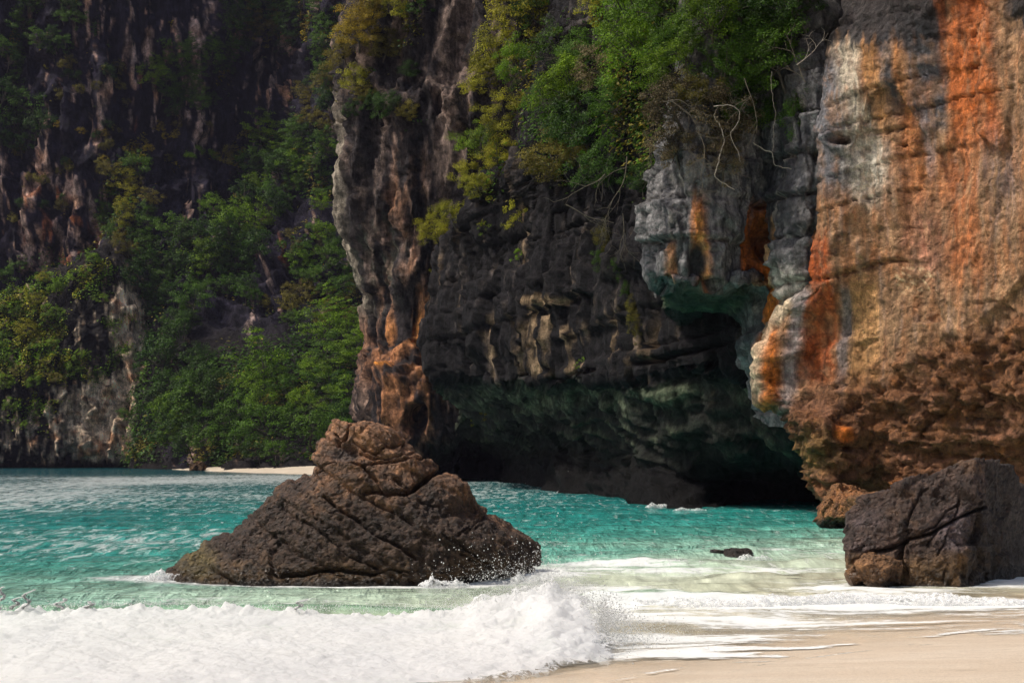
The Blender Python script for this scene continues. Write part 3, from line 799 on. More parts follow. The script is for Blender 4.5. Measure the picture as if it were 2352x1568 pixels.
# --- water
ROCK_C = np.array([-3.15, 29.4])
def rock_dist(X, Y):
    return np.hypot((X - ROCK_C[0]) / 3.75, (Y - ROCK_C[1]) / 2.45)

nY, nX = 420, 380
inv = np.linspace(1 / 11.0, 1 / 460.0, nY)
WY = 1 / inv
f_ = np.linspace(-0.62, 0.62, nX)
f_ = f_ * (0.72 + 0.28 * (np.abs(f_) / 0.62))
WX = (f_[None, :] * (WY[:, None] + 6)).ravel()
WYg = np.repeat(WY, nX)
pw = xyz(WX, WYg)
d = shore(WX, WYg)
wob = fbm(pw, 0.06, 2, 0.5, 4)
sw = np.sin((WYg * 0.95 + WX * 0.18) * 1.15 + 2.5 * wob) * 0.5 + 0.5
far_fade = 1 - sstep(70, 160, WYg)
zc = fbm(pw * np.array([0.55, 1.5, 1], np.float32), 0.55, 4, 0.55, 6)
rg = ridged(pw * np.array([0.5, 1.3, 1], np.float32), 0.42, 3, 0.5, 12)
surf = np.exp(-((WYg - 29) / 9.0) ** 2) * sstep(-1, 2, WX)
wz = 0.05 * sw ** 2 * far_fade + (0.07 + 0.06 * surf) * zc + 0.15 * surf * np.maximum(rg - 0.55, 0) * 2 - 0.02
wz = wz + 0.14 * np.maximum(rg - 0.62, 0) * far_fade * sstep(30, 40, WYg)
# a low bore running up on the beach side
Yb = 23.4 + 0.05 * WX + 0.35 * fbm(xyz(WX, WX * 0 + 3), 0.5, 3, 0.5, 9)
tb = WYg - Yb
bore = sstep(0.6, 1.6, WX) * np.where(tb < 0, np.exp(-(tb / 0.16) ** 2), np.exp(-(tb / 1.15) ** 2))
wz = wz + bore * (0.16 + 0.08 * (1 - sstep(3.0, 4.6, WX))) * (0.8 + 0.4 * fbm(pw, 1.2, 2, 0.5, 2))
wz += 0.16 * np.exp(-((WYg - 31.5 - 0.12 * WX) / 0.8) ** 2) * band(WX, 1.0, 8.0, 1.5) * (0.6 + 0.8 * zc)
wz += 0.15 * np.exp(-((WYg - 35.0) / 0.7) ** 2) * band(WX, 3.0, 7.6, 1.0) * (0.6 + 0.8 * zc)
# green back of the breaking wave
wz += 0.26 * np.exp(-((WYg - 20.9 + 0.04 * WX) / 1.0) ** 2) * (1 - sstep(-0.5, 1.6, WX))
# swash: a film running out over the sand and ending in a lobed edge
sz = sand_z(WX, WYg)
run = 2.0 + 1.2 * fbm(xyz(WX, WYg * 0.3), 0.22, 3, 0.5, 31) + 0.5 * sstep(3, 7, WX)
calm = sstep(-6, -1.0, d)
wz = wz * (1 - 0.85 * calm) + 0.02 * calm
film = 0.11 * np.clip((run - d) / (run + 3.2), 0, 1) + 0.006 * zc * sstep(0, 0.5, run - d)
wz = np.where(d > -3.0, np.maximum(wz * (1 - sstep(-3, -1, d)) + (-0.02) * sstep(-3, -1, d), sz + film), wz)
wz = np.where(d > run, np.minimum(wz, sz - 0.02 - 0.05 * np.clip(d - run, 0, 3)), wz)
depth = wz - sz
ramp_d = np.array([-160, -70, -38, -25, -18, -13, -9.5, -6, -2.5, 0, 3])
ramp_c = np.array([lin(6, 84, 92), lin(10, 122, 126), lin(24, 152, 148), lin(54, 172, 162), lin(92, 186, 168), lin(142, 200, 178), lin(182, 208, 184), lin(200, 206, 180), lin(210, 200, 170), lin(214, 194, 162), lin(214, 192, 158)])
dj = d + 5.0 * fbm(pw * np.array([0.4, 1, 1], np.float32), 0.12, 3, 0.5, 14) * sstep(3, 14, -d)
tint = np.stack([np.interp(dj, ramp_d, ramp_c[:, k]) for k in range(3)], -1)
churn = surf * sstep(-0.25, 0.3, fbm(pw * np.array([0.4, 1, 1], np.float32), 0.35, 3, 0.5, 17))
tint = lay(tint, lin(206, 208, 186), churn * 0.5)
tint = lay(tint, lin(110, 178, 140), np.exp(-((WYg - 21.6) / 1.3) ** 2) * (1 - sstep(-1, 1.2, WX)) * 0.8)
tint = lay(tint, lin(150, 200, 168), bore * (1 - sstep(3.0, 4.8, WX)) * 0.7)
rd = rock_dist(WX, WYg)
rn = fbm(pw * np.array([0.5, 1, 1], np.float32), 0.5, 3, 0.5, 44)
foam = 0.85 * np.exp(-np.maximum(rd - 1.02, 0) / 0.09) + 0.30 * np.exp(-np.maximum(rd - 1.0, 0) / 0.3)
foam += 0.55 * np.exp(-(((WX + 7.6) / 1.6) ** 2 + ((WYg - 28.6) / 1.2) ** 2))
foam += 0.34 * band(WYg, 19, 27, 1.5) * (1 - sstep(0.5, 2.5, WX)) * (0.7 + rn)
foam += 0.56 * surf * (0.8 + 1.1 * rn)
foam += 0.9 * bore * sstep(2.2, 3.6, WX) * (tb < 0.5) + 0.75 * np.exp(-((tb + 0.1) / 0.22) ** 2) * sstep(0.9, 1.6, WX)
foam += 0.22 * band(WYg, 27, 60, 8) * (0.5 + 1.3 * rn) * (1 - sstep(0, 1, WX) * 0.5)
foam += sstep(-5.5, -2.5, d) * (0.30 + 0.75 * fbm(pw * np.array([0.45, 2.6, 1], np.float32), 0.5, 5, 0.62, 47) - 0.10 * sstep(-0.5, 1.0, d)) * (d < run)
foam += 0.62 * np.exp(-((d - run + 0.05) / 0.05) ** 2) * (0.5 + 1.2 * fbm(pw, 0.9, 3, 0.5, 53))
foam += 0.5 * np.exp(-((d - run + 0.9 + 0.6 * rn) / 0.07) ** 2) * (0.5 + 1.2 * fbm(pw, 0.9, 3, 0.5, 57))
foam += 0.55 * np.exp(-(((WX - 1.9) / 1.3) ** 2 + ((WYg - 17.9) / 1.5) ** 2)) * (0.8 + 0.8 * rn) * (d < run)
foam += 0.17 * sstep(60, 110, WYg) * far_fade + 0.10 * band(WYg, 40, 100, 10)
alpha = 0.72 * np.clip(depth / 0.08, 0, 1) + 0.28 * sstep(0.05, 0.28, depth)
glint = band(WYg, 34, 175, 12) * (0.75 + 0.9 * fbm(pw * np.array([1, 0.5, 1], np.float32), 0.05, 3, 0.5, 91)) * (1 - 0.6 * sstep(-6, 6, WX)) - 1.0 * (1 - band(WYg, 22, 190, 10))
chop = (0.12 + 0.88 * sstep(5, 16, -d)) * (1 - 0.75 * surf) * (1 - 0.6 * np.clip(foam, 0, 1))
m, nt, out = new_mat('sea_water')
b = N(nt, 'ShaderNodeBsdfPrincipled', Roughness=0.10, IOR=1.33)
pos = N(nt, 'ShaderNodeNewGeometry').outputs['Position']
ta = N(nt, 'ShaderNodeAttribute', attribute_name='tint')
fa = N(nt, 'ShaderNodeAttribute', attribute_name='foam').outputs['Fac']
aa = N(nt, 'ShaderNodeAttribute', attribute_name='cover').outputs['Fac']
w1 = noise(nt, mapping(nt, pos, (0.7, 1.8, 1)), 1.3, 5, 0.62, 0.4)
w2 = noise(nt, mapping(nt, pos, (0.8, 1.6, 1)), 5.0, 4, 0.6, 0.3)
w3 = noise(nt, mapping(nt, pos, (0.25, 0.6, 1)), 0.9, 4, 0.6, 0.3)
w4 = noise(nt, mapping(nt, pos, (2.2, 0.55, 1)), 1.0, 5, 0.65, 0.6)
hgt = math_n(nt, 'ADD', math_n(nt, 'ADD', w1, math_n(nt, 'MULTIPLY', w2, 0.22)), math_n(nt, 'ADD', math_n(nt, 'MULTIPLY', w3, 0.8), math_n(nt, 'MULTIPLY', w4, 1.1)))
l1 = noise(nt, mapping(nt, pos, (0.55, 1.7, 1)), 1.5, 9, 0.72, 0.9)
l2 = noise(nt, mapping(nt, pos, (0.8, 1.8, 1)), 7.0, 6, 0.7, 0.6)
lace = math_n(nt, 'ADD', math_n(nt, 'MULTIPLY', l1, 0.66), math_n(nt, 'MULTIPLY', l2, 0.34))
thr = math_n(nt, 'SUBTRACT', 0.74, math_n(nt, 'MULTIPLY', fa, 0.50))
fm = maprange(nt, math_n(nt, 'SUBTRACT', lace, thr), -0.03, 0.11, 0, 1)
tv = math_n(nt, 'MULTIPLY', maprange(nt, w3, 0.3, 0.7, 0.75, 1.25), maprange(nt, w4, 0.3, 0.7, 0.7, 1.3))
ga = N(nt, 'ShaderNodeAttribute', attribute_name='glint').outputs['Fac']
g1 = noise(nt, mapping(nt, pos, (2.0, 0.42, 1)), 1.25, 8, 0.72, 0.8)
painted_glint = maprange(nt, math_n(nt, 'ADD', g1, math_n(nt, 'MULTIPLY', ga, 0.25)), 0.60, 0.78, 0, 0.8)  # sky glints painted as pale flecks in the water colour
tsc = N(nt, 'ShaderNodeVectorMath', operation='SCALE')
nt.links.new(ta.outputs['Color'], tsc.inputs[0]); nt.links.new(tv, tsc.inputs['Scale'])
fm = math_n(nt, 'MAXIMUM', fm, painted_glint)
col = mixc(nt, math_n(nt, 'MULTIPLY', fm, 0.92), tsc.outputs[0], (0.84, 0.85, 0.83))
nt.links.new(col, b.inputs['Base Color'])
nt.links.new(maprange(nt, fm, 0, 1, 0.10, 0.7), b.inputs['Roughness'])
bm = N(nt, 'ShaderNodeBump', Strength=1.0, Distance=0.75)
ca = N(nt, 'ShaderNodeAttribute', attribute_name='chop').outputs['Fac']
nt.links.new(math_n(nt, 'MULTIPLY', hgt, ca), bm.inputs['Height'])
bm2 = N(nt, 'ShaderNodeBump', Strength=0.6, Distance=0.03)
nt.links.new(math_n(nt, 'MULTIPLY', fm, l2), bm2.inputs['Height'])
nt.links.new(bm.outputs[0], bm2.inputs['Normal'])
nt.links.new(bm2.outputs[0], b.inputs['Normal'])
tr = N(nt, 'ShaderNodeBsdfTransparent')
mx = N(nt, 'ShaderNodeMixShader')
nt.links.new(math_n(nt, 'MAXIMUM', aa, math_n(nt, 'MULTIPLY', fm, math_n(nt, 'GREATER_THAN', aa, 0.02))), mx.inputs[0])
nt.links.new(tr.outputs[0], mx.inputs[1]); nt.links.new(b.outputs[0], mx.inputs[2])
nt.links.new(mx.outputs[0], out.inputs['Surface'])
M_WATER = m
tag(link('sea_water', mesh_np('sea_water', xyz(WX, WYg, wz), grid_faces(nY, nX)[:, ::-1], {'tint': tint, 'foam': np.clip(foam, 0, 1.2), 'cover': alpha, 'glint': glint, 'chop': chop}), M_WATER), kind='structure')

# --- foam material
m, nt, out = new_mat('sea_foam')
b = N(nt, 'ShaderNodeBsdfPrincipled', Roughness=0.55)
b.inputs['Specular IOR Level'].default_value = 0.25
b.inputs['Subsurface Weight'].default_value = 0.85
b.inputs['Subsurface Radius'].default_value = (1.0, 1.0, 1.0)
b.inputs['Subsurface Scale'].default_value = 0.35
pos = N(nt, 'ShaderNodeNewGeometry').outputs['Position']
th = N(nt, 'ShaderNodeAttribute', attribute_name='thin').outputs['Fac']
f1 = noise(nt, pos, 2.2, 8, 0.7, 0.8)
f2 = noise(nt, pos, 16.0, 6, 0.75, 0.4)
k = maprange(nt, math_n(nt, 'ADD', math_n(nt, 'MULTIPLY', f1, 0.6), math_n(nt, 'ADD', math_n(nt, 'MULTIPLY', f2, 0.4), th)), 0.42, 0.9, 0, 1)
col = mixc(nt, k, (0.93, 0.935, 0.93), (0.70, 0.75, 0.68))
nt.links.new(col, b.inputs['Base Color'])
bm = N(nt, 'ShaderNodeBump', Strength=0.7, Distance=0.025)
nt.links.new(math_n(nt, 'ADD', noise(nt, pos, 24.0, 8, 0.75, 0.5), math_n(nt, 'MULTIPLY', noise(nt, pos, 7.0, 4, 0.6, 1.0), 1.6)), bm.inputs['Height'])
nt.links.new(bm.outputs[0], b.inputs['Normal'])
tl = N(nt, 'ShaderNodeBsdfTranslucent')
nt.links.new(col, tl.inputs['Color'])
mx = N(nt, 'ShaderNodeMixShader'); mx.inputs[0].default_value = 0.32
nt.links.new(b.outputs[0], mx.inputs[1]); nt.links.new(tl.outputs[0], mx.inputs[2])
wa = N(nt, 'ShaderNodeAttribute', attribute_name='wisp').outputs['Fac']
n5 = noise(nt, pos, 9.0, 9, 0.75, 1.0)
cov = maprange(nt, math_n(nt, 'SUBTRACT', n5, math_n(nt, 'MULTIPLY', wa, 0.62)), 0.0, 0.12, 0, 1)
tr = N(nt, 'ShaderNodeBsdfTransparent')
mx2 = N(nt, 'ShaderNodeMixShader')
nt.links.new(cov, mx2.inputs[0])
nt.links.new(tr.outputs[0], mx2.inputs[1]); nt.links.new(mx.outputs[0], mx2.inputs[2])
nt.links.new(mx2.outputs[0], out.inputs['Surface'])
M_FOAM = m

def billow(p, seed=0, warp=0.35):
    p = np.asarray(p, np.float32)
    p = p + warp * np.stack([fbm(p, 1, 2, 0.5, seed + 1), fbm(p, 1, 2, 0.5, seed + 2), fbm(p, 1, 2, 0.5, seed + 3)], -1)
    d1, d2, h = worley(p, seed)
    return 0.75 - d1

# --- the breaking wave
nu, nv = 540, 210
ux = np.linspace(-9.5, 2.1, nu)
Hc = np.interp(ux, [-9.5, -7.4, -6.9, -5, -3, -1.6, -0.7, 0.0, 0.45, 0.85, 1.2, 1.45, 1.7, 2.1], [.32, .27, .32, .37, .31, .31, .36, .52, .68, .62, .40, .20, .09, .0])
Yc = np.interp(ux, [-9.5, -4, 0, 2.1], [19.5, 19.5, 19.3, 18.9]) + 0.15 * fbm(xyz(ux, ux * 0), 0.9, 2)
Yt = np.interp(ux, [-9.5, -8, -3, -0.4, 0.2, 1.15, 1.6, 2.1], [12.2, 12.6, 14.0, 15.35, 15.65, 16.7, 17.4, 18.3]) + 0.25 * fbm(xyz(ux, ux * 0 + 5), 0.8, 4, 0.6)
tv_ = np.linspace(0, 1, nv)
bk = 0.16
TV, UX = np.meshgrid(tv_, ux, indexing='ij')
HCg, YCg, YTg = (np.broadcast_to(a, UX.shape) for a in (Hc, Yc, Yt))
back = TV < bk
tb_ = np.clip(TV / bk, 0, 1); tf = np.clip((TV - bk) / (1 - bk), 0, 1)
Yv = np.where(back, YCg + 0.75 * (1 - tb_), YCg + (YTg - YCg) * tf)
prof = np.where(back, sstep(0, 1, tb_) ** 0.8, (1 - tf) ** 1.15 * 0.86 + 0.14 * np.sqrt(np.clip(1 - tf, 0, 1)))
Zv = HCg * prof - 0.12 * (1 - sstep(0, 0.25, tb_)) * back - 0.10 * sstep(0.97, 1.0, tf)
p = np.stack([UX.ravel(), Yv.ravel(), Zv.ravel()], -1).astype(np.float32)
body = (sstep(0.1, 0.6, tb_) * (1 - sstep(0.9, 1.0, tf))).ravel() * (1 - sstep(1.4, 2.0, UX.ravel()))
b1 = billow(p * 1.6, 1); b2 = billow(p * 3.9, 4); b3 = billow(p * 9.0, 7)
big = fbm(p * np.array([0.7, 1.2, 1], np.float32), 0.55, 3, 0.5, 3)
b4 = billow(p * 19.0, 9)
disp = (0.03 * b1 + 0.03 * b2 + 0.028 * b3 + 0.022 * b4 + 0.14 * big + 0.07 * (ridged(p * np.array([0.8, 1.3, 1], np.float32), 1.6, 4, 0.6, 33) - 0.5)) * (0.45 + 0.75 * np.clip(HCg.ravel() / 0.6, 0, 1.3))
burst = band(UX.ravel(), -0.5, 1.5, 0.4) * (1 - sstep(0.0, 0.6, tf.ravel()))
jag = np.maximum(fbm(p * np.array([1, 0.6, 1], np.float32), 3.2, 4, 0.6, 21), 0) * np.exp(-(tf.ravel() / 0.06) ** 2) * sstep(0.4, 1, tb_.ravel())
p[:, 2] += body * disp * 0.9 + jag * 0.26 * body + burst * body * (0.10 * b1 + 0.24 * fbm(p, 2.0, 4, 0.65, 8))
p[:, 1] -= body * (0.10 * b1 + 0.07 * b2)
p[:, 0] += body * 0.06 * b2
tfr, tbr = tf.ravel(), tb_.ravel()
wisp = np.exp(-(tfr / 0.05) ** 2) * 0.5 * sstep(0.3, 1, tbr) + 0.75 * (1 - sstep(0.1, 0.9, tbr)) + 0.75 * sstep(0.72, 1.0, tfr + 0.15 * big) + 0.85 * sstep(0.45, 1.6, UX.ravel() + 0.35 * big + 0.2 * tfr) + 0.35 * burst
thin = np.clip(-b1 * 0.35 - big * 0.35 - 0.06, -0.3, 0.35) + 0.25 * sstep(0.93, 1.0, tf.ravel())
wv = link('breaking_wave', mesh_np('breaking_wave', p, grid_faces(nu if False else nv, nu), {'thin': thin, 'wisp': wisp}), M_FOAM)
tag(wv, 'white foaming wave breaking across the shallows before the boulder', 'wave', kind='structure')

# --- spray: droplets thrown from the crest
OCT = np.array([[1, 1, 1], [-1, -1, 1], [-1, 1, -1], [1, -1, -1]], np.float32) * 0.85
OCF = np.array([[0, 1, 3], [0, 2, 1], [0, 3, 2], [1, 2, 3]])
def drops(pts, rad, name):
    V = (pts[:, None, :] + OCT[None] * rad[:, None, None] * np.array([1, 1, 1.2])).reshape(-1, 3)
    Fq = (OCF[None] + (np.arange(len(pts)) * 4)[:, None, None]).reshape(-1, 3)
    return mesh_np(name, V, Fq, {'thin': np.zeros(len(V))})
rs = np.random.RandomState(3)
pts, rad = [], []
def crest(xx): return np.interp(xx, ux, Hc), np.interp(xx, ux, Yc)
n = 16000                                                     # the burst by the boulder
xx = rs.normal(0.35, 0.62, n); h, yc = crest(xx)
zz_ = h + np.abs(rs.exponential(0.13, n)) - 0.12 + 0.1 * rs.normal(size=n)
pts.append(np.stack([xx, yc + rs.normal(0, 0.35, n), zz_], -1)); rad.append(0.0022 + 0.006 * rs.rand(n) ** 4)
n = 18000                                                    # fine mist
xx = rs.normal(0.7, 0.8, n); h, yc = crest(xx)
pts.append(np.stack([xx, yc + rs.normal(0, 0.6, n), h * rs.uniform(0.2, 1.1, n) + np.abs(rs.normal(0, 0.12, n))], -1)); rad.append(0.0016 + 0.0014 * rs.rand(n))
n = 800                                                      # flying drops against the rock
xx = rs.normal(-0.1, 0.5, n)
pts.append(np.stack([xx, 19.6 + rs.normal(0, 0.4, n), 0.75 + rs.exponential(0.16, n)], -1)); rad.append(0.0022 + 0.007 * rs.rand(n) ** 5)
n = 4000                                                     # thrown towards the sand
xx = 1.15 + rs.exponential(0.22, n)
pts.append(np.stack([xx, 18.4 + rs.normal(0, 0.5, n), np.clip(0.36 - 0.22 * (xx - 1.1) + rs.normal(0, 0.16, n), 0.03, 1)], -1)); rad.append(0.0022 + 0.008 * rs.rand(n) ** 4)
n = 4200                                                     # along the crest
xx = rs.uniform(-9, 0.2, n); h, yc = crest(xx)
pts.append(np.stack([xx, yc + rs.normal(0, 0.2, n), h + 0.06 + 0.07 * np.abs(fbm(xyz(xx, xx * 0), 2.0, 2)) + rs.exponential(0.025, n)], -1)); rad.append(0.002 + 0.005 * rs.rand(n) ** 3)
for cx0, hh in ((-6.95, 0.30), (-6.75, 0.16), (-6.6, 0.26), (-7.05, 0.2), (-6.15, 0.14), (-5.75, 0.10), (-2.9, 0.12)):   # jets
    t = rs.rand(260) ** 0.8
    pts.append(np.stack([cx0 + 0.16 * (t - 0.3) ** 2 + 0.05 * np.sin(9 * t + cx0 * 5) + rs.normal(0, 0.006, 260), 19.3 + rs.normal(0, 0.02, 260), 0.40 + hh * t], -1)); rad.append(0.006 + 0.012 * rs.rand(260) * (1 - t))
tag(link('sea_spray', drops(np.concatenate(pts), np.concatenate(rad), 'sea_spray'), M_FOAM), kind='stuff')

# --- foam roll of the bore and small splashes where the sea meets rock
def foam_roll(name, xs, ys, h, w, n=260, m=40, seed=0, amp=0.4, f=5.0, wisp_=0.7):
    t = np.linspace(0, 1, n)
    cx_, cy_ = np.interp(t, np.linspace(0, 1, len(xs)), xs), np.interp(t, np.linspace(0, 1, len(ys)), ys)
    hh = np.interp(t, np.linspace(0, 1, len(h)), h)
    a = np.linspace(-0.15 * math.pi, 1.15 * math.pi, m)
    A_, T = np.meshgrid(a, t, indexing='ij')
    p = np.stack([np.broadcast_to(cx_, A_.shape), cy_ - np.cos(A_) * w * np.sqrt(hh / max(h)), np.sin(A_) * hh], -1).reshape(-1, 3).astype(np.float32)
    nr = np.stack([0 * A_, -np.cos(A_), np.maximum(np.sin(A_), 0)], -1).reshape(-1, 3).astype(np.float32)
    hv = np.broadcast_to(hh, A_.shape).reshape(-1, 1)
    dd = billow(p * f, seed) * 1.0 + 0.6 * billow(p * f * 2.6, seed + 2) + 0.9 * fbm(p * np.array([1, .5, .5], np.float32), f * 0.35, 3, 0.5, seed)
    p = p + nr * dd[:, None] * hv * amp
    p[:, 2] += np.maximum(fbm(p, f * 1.6, 4, 0.65, seed + 5), 0) * hv[:, 0] * 0.5 * np.maximum(nr[:, 2], 0)
    return link(name, mesh_np(name, p, grid_faces(m, n), {'thin': np.clip(-dd * 0.25, -0.3, 0.3), 'wisp': np.full(len(p), wisp_)}), M_FOAM)
xb = np.linspace(1.3, 10.5, 14)
tag(foam_roll('foam_roll', xb, 23.25 + 0.05 * xb + 0.3 * np.sin(xb * 1.3), [0.03, .09, .12, .10, .14, .12, .13, .10, .14, .12, .10, .13, .10, .08], 0.26, 620, 30, 3, 0.55, 6.0), kind='stuff')
for k, (x0, x1, yb_, Yd, hgt) in enumerate([(1278, 1372, 1133, 92, 0.34), (1482, 1540, 1167, 66.5, 0.17), (1545, 1628, 1176, 62.5, 0.11), (1690, 1775, 1284, 33.5, 0.12), (1600, 1660, 1268, 35, 0.10), (1170, 1250, 1334, 27.6, 0.16), (330, 480, 1330, 28.4, 0.14), (960, 1080, 1333, 26.9, 0.13), (1520, 1640, 1300, 31.5, 0.12)]):
    X0, X1 = (x0 - CX) / F_PX * Yd, (x1 - CX) / F_PX * Yd
    tag(foam_roll('splash_foam', np.linspace(X0, X1, 5), [Yd] * 5, [0.02, hgt, hgt * 0.5, hgt * 0.8, 0.02], hgt * 0.9, 120, 26, 5 + k, 0.7, 1.2 / hgt), kind='stuff')
# ================================================================== boulders
def crop1(pts): return [(370.8 + a * .3941, 927.1 + b * .3941) for a, b in pts]
# ---- the great boulder in the surf
yv = [958, 962, 975, 1000, 1030, 1060, 1085, 1095, 1110, 1130, 1160, 1180, 1200, 1230, 1260, 1285, 1300, 1330, 1360, 1400]
xl = [812, 772, 756, 748, 738, 724, 714, 700, 668, 622, 598, 580, 560, 528, 474, 424, 405, 393, 388, 384]
xr = [850, 872, 902, 938, 968, 998, 1020, 1032, 1052, 1080, 1108, 1124, 1168, 1222, 1238, 1236, 1222, 1180, 1150, 1140]
hd = [0.15, 0.45, 0.62, 0.85, 1.05, 1.22, 1.36, 1.42, 1.52, 1.66, 1.84, 1.95, 2.06, 2.2, 2.34, 2.44, 2.5, 2.6, 2.65, 2.7]
YR = 29.4
nr_, na = 260, 520
sv = np.linspace(0, 1, nr_) ** 1.0
kn_ = np.array(yv, float)
yy_ = np.interp(sv, np.linspace(0, 1, len(yv)), yv)
yy_ = 958 + (1400 - 958) * sv ** 1.05
XL, XR, HD = (spline(kn_, np.array(v, float), np.clip(yy_, 958, 1399.9)) for v in (xl, xr, hd))
ang = np.linspace(0, 2 * math.pi, na, endpoint=False)
ca, sa = np.cos(ang), np.sin(ang)
pw_ = 0.86
ca2, sa2 = np.sign(ca) * np.abs(ca) ** pw_, np.sign(sa) * np.abs(sa) ** pw_
xc = (XL + XR) / 2; hw = (XR - XL) / 2
xx = xc[:, None] + hw[:, None] * ca2[None]
Yr = YR + 0.15 * sv[:, None] + HD[:, None] * sa2[None] * np.where(sa2 < 0, 0.98, 0.9)[None]
Zr = CAM_H - (yy_ - HY) / F_PX * YR
pr = np.stack([(xx - CX) / F_PX * YR, Yr, np.broadcast_to(Zr[:, None], xx.shape)], -1).astype(np.float32)
# the top closes on a ridge
gr = np.stack([np.gradient(pr[..., k], axis=0) for k in range(3)], -1)
gc = np.stack([(np.roll(pr[..., k], -1, 1) - np.roll(pr[..., k], 1, 1)) for k in range(3)], -1)
nrm = np.cross(gr, gc); nrm /= np.linalg.norm(nrm, axis=-1, keepdims=True) + 1e-9
cen = pr - np.array([-3.2, 29.4, 0.6], np.float32)
nrm *= np.sign((nrm * cen).sum(-1).mean())
p = pr.reshape(-1, 3); nr3 = nrm.reshape(-1, 3).astype(np.float32)
x = CX + p[:, 0] / p[:, 1] * F_PX; y = HY - (p[:, 2] - CAM_H) / p[:, 1] * F_PX      # chart of the rock face
wx = x + 7 * fbm(p, 1.6, 3, 0.55, 3); wy = y + 7 * fbm(p, 1.7, 3, 0.55, 8)
dsp = 0.14 * fbm(p, 0.55, 3, 0.5, 4) + 0.09 * fbm(p, 1.4, 4, 0.55, 5)
dip = p[:, 0] * 0.52 + p[:, 2] * 0.85 + 0.1 * p[:, 1]                       # bedding dips to the seaward side
bw = dip + 0.10 * fbm(p, 0.9, 3, 0.5, 6)
dsp += facets(p * np.array([1, 1, 1.2], np.float32) * 1.3 + 0.2 * fbm(p, 2, 2, 0.5, 5)[:, None], 7) * 0.065 + facets(p * 3.4, 8) * 0.022
for hgt, am in ((0.55, 0.12), (0.23, 0.05)):
    kz = np.floor(bw / hgt); fr = bw / hgt - kz
    dsp += (hash1(kz, 3) - 0.5) * am * 1.6 - am * 0.7 * np.exp(-(np.minimum(fr, 1 - fr) * hgt / 0.045) ** 2) * sstep(-0.2, 0.3, fbm(p, 0.8, 2, 0.5, 9))
k1, k2, kh = worley(p * 1.1 + 0.3 * fbm(p, 1.2, 2, 0.5, 5)[:, None], 6)
dsp += (hash1(kh, 3) - 0.5) * 0.05
K1 = crop1([(860, 420), (930, 375), (1020, 348), (1100, 352), (1180, 368), (1240, 333), (1330, 316), (1450, 318), (1560, 300)])
capm = sstep(-3, 5, np.interp(wx, [a for a, b in K1], [b for a, b in K1]) - wy)
dsp += 0.0 * capm
dsp += 0.07 * (1 - capm) * np.exp(-np.maximum(wy - np.interp(wx, [a for a, b in K1], [b for a, b in K1]), 0) / 18)
slab = crop1([(1180, 368), (1240, 333), (1330, 316), (1450, 318), (1560, 310), (1630, 385), (1530, 440), (1460, 500), (1380, 430), (1250, 390)])
lines = [(K1, 3.0, 0.20), (crop1([(1180, 500), (1260, 505), (1330, 520), (1400, 518), (1460, 500), (1530, 440), (1600, 398), (1640, 385)]), 5.0, 0.36),
         (crop1([(1360, 410), (1410, 455), (1460, 495)]), 3.4, 0.24), (crop1([(1180, 370), (1250, 430), (1290, 500)]), 3.0, 0.20),
         (crop1([(1108, 110), (1085, 160), (1055, 200), (1020, 212)]), 3.0, 0.26), (crop1([(1000, 170), (1030, 200), (1015, 235)]), 2.6, 0.18),
         (crop1([(950, 540), (1050, 630), (1150, 670), (1250, 760), (1400, 830), (1480, 900)]), 3.0, 0.17),
         (crop1([(1640, 760), (1750, 830), (1880, 900), (1960, 960)]), 3.4, 0.2), (crop1([(820, 670), (950, 770), (1100, 880), (1250, 950)]), 2.6, 0.11),
         (crop1([(700, 985), (800, 985), (900, 962), (1050, 958), (1160, 975), (1240, 988)]), 4.0, 0.24), (crop1([(680, 550), (540, 640), (420, 685)]), 2.6, 0.13),
         (crop1([(540, 680), (480, 820), (440, 900)]), 3.0, 0.12), (crop1([(1900, 640), (1800, 720), (1730, 775)]), 2.6, 0.12), (crop1([(1870, 700), (1770, 770)]), 2.2, 0.09),
         (crop1([(1250, 275), (1300, 240), (1360, 232), (1440, 205)]), 2.6, 0.16), (crop1([(1110, 205), (1180, 250), (1250, 275)]), 2.2, 0.12), (crop1([(1150, 260), (1230, 300), (1400, 290), (1500, 260)]), 2.4, 0.12),
         (crop1([(1500, 560), (1620, 600), (1700, 660)]), 2.4, 0.10), (crop1([(1580, 400), (1700, 520), (1850, 600)]), 2.0, 0.08), (crop1([(1240, 985), (1330, 960), (1420, 980)]), 2.4, 0.12), (crop1([(300, 840), (420, 870), (520, 900)]), 2.4, 0.08)]
crk = np.zeros(len(x), np.float32)
for pts, w, dp in lines:
    g = np.exp(-(polydist(wx, wy, pts) / w) ** 2)
    crk = np.maximum(crk, g * min(1, dp * 5))
    dsp -= dp * g
dark_in = spot(wx, wy, *crop1([(1060, 280)])[0], 42, 26, 0.4, 1.2)              # hollow below the cap
dsp -= 0.20 * dark_in
dsp += 0.16 * spot(wx, wy, *crop1([(1220, 170)])[0], 62, 34, 0.2, 1.2)
dsp += 0.14 * spot(wx, wy, *crop1([(1700, 500)])[0], 60, 46, 0.2, 1.2)
d1, d2, kh = worley(p * 7.5, 2)
lowp = sstep(1085, 1140, y)
dsp += (0.062 * lowp + 0.025) * (d1 - 0.45) + 0.035 * fbm(p, 5.0, 4, 0.65, 12)
p = p + nr3 * dsp[:, None]
mt = fbm(p, 1.2, 4, 0.6, 15); m2 = fbm(p, 4.0, 4, 0.65, 18)
alb = np.tile(lin(60, 44, 33), (len(x), 1))
alb = lay(alb, lin(80, 60, 44), sstep(-0.1, 0.35, mt) * 0.8)
dry = sstep(-0.5, 1.0, (1090 - y) / 160 + 0.8 * mt + 0.5 * m2 + 0.5 * sstep(960, 1100, x) * (1 - sstep(1180, 1240, y)))  # upper rock painted paler for the light it catches from above
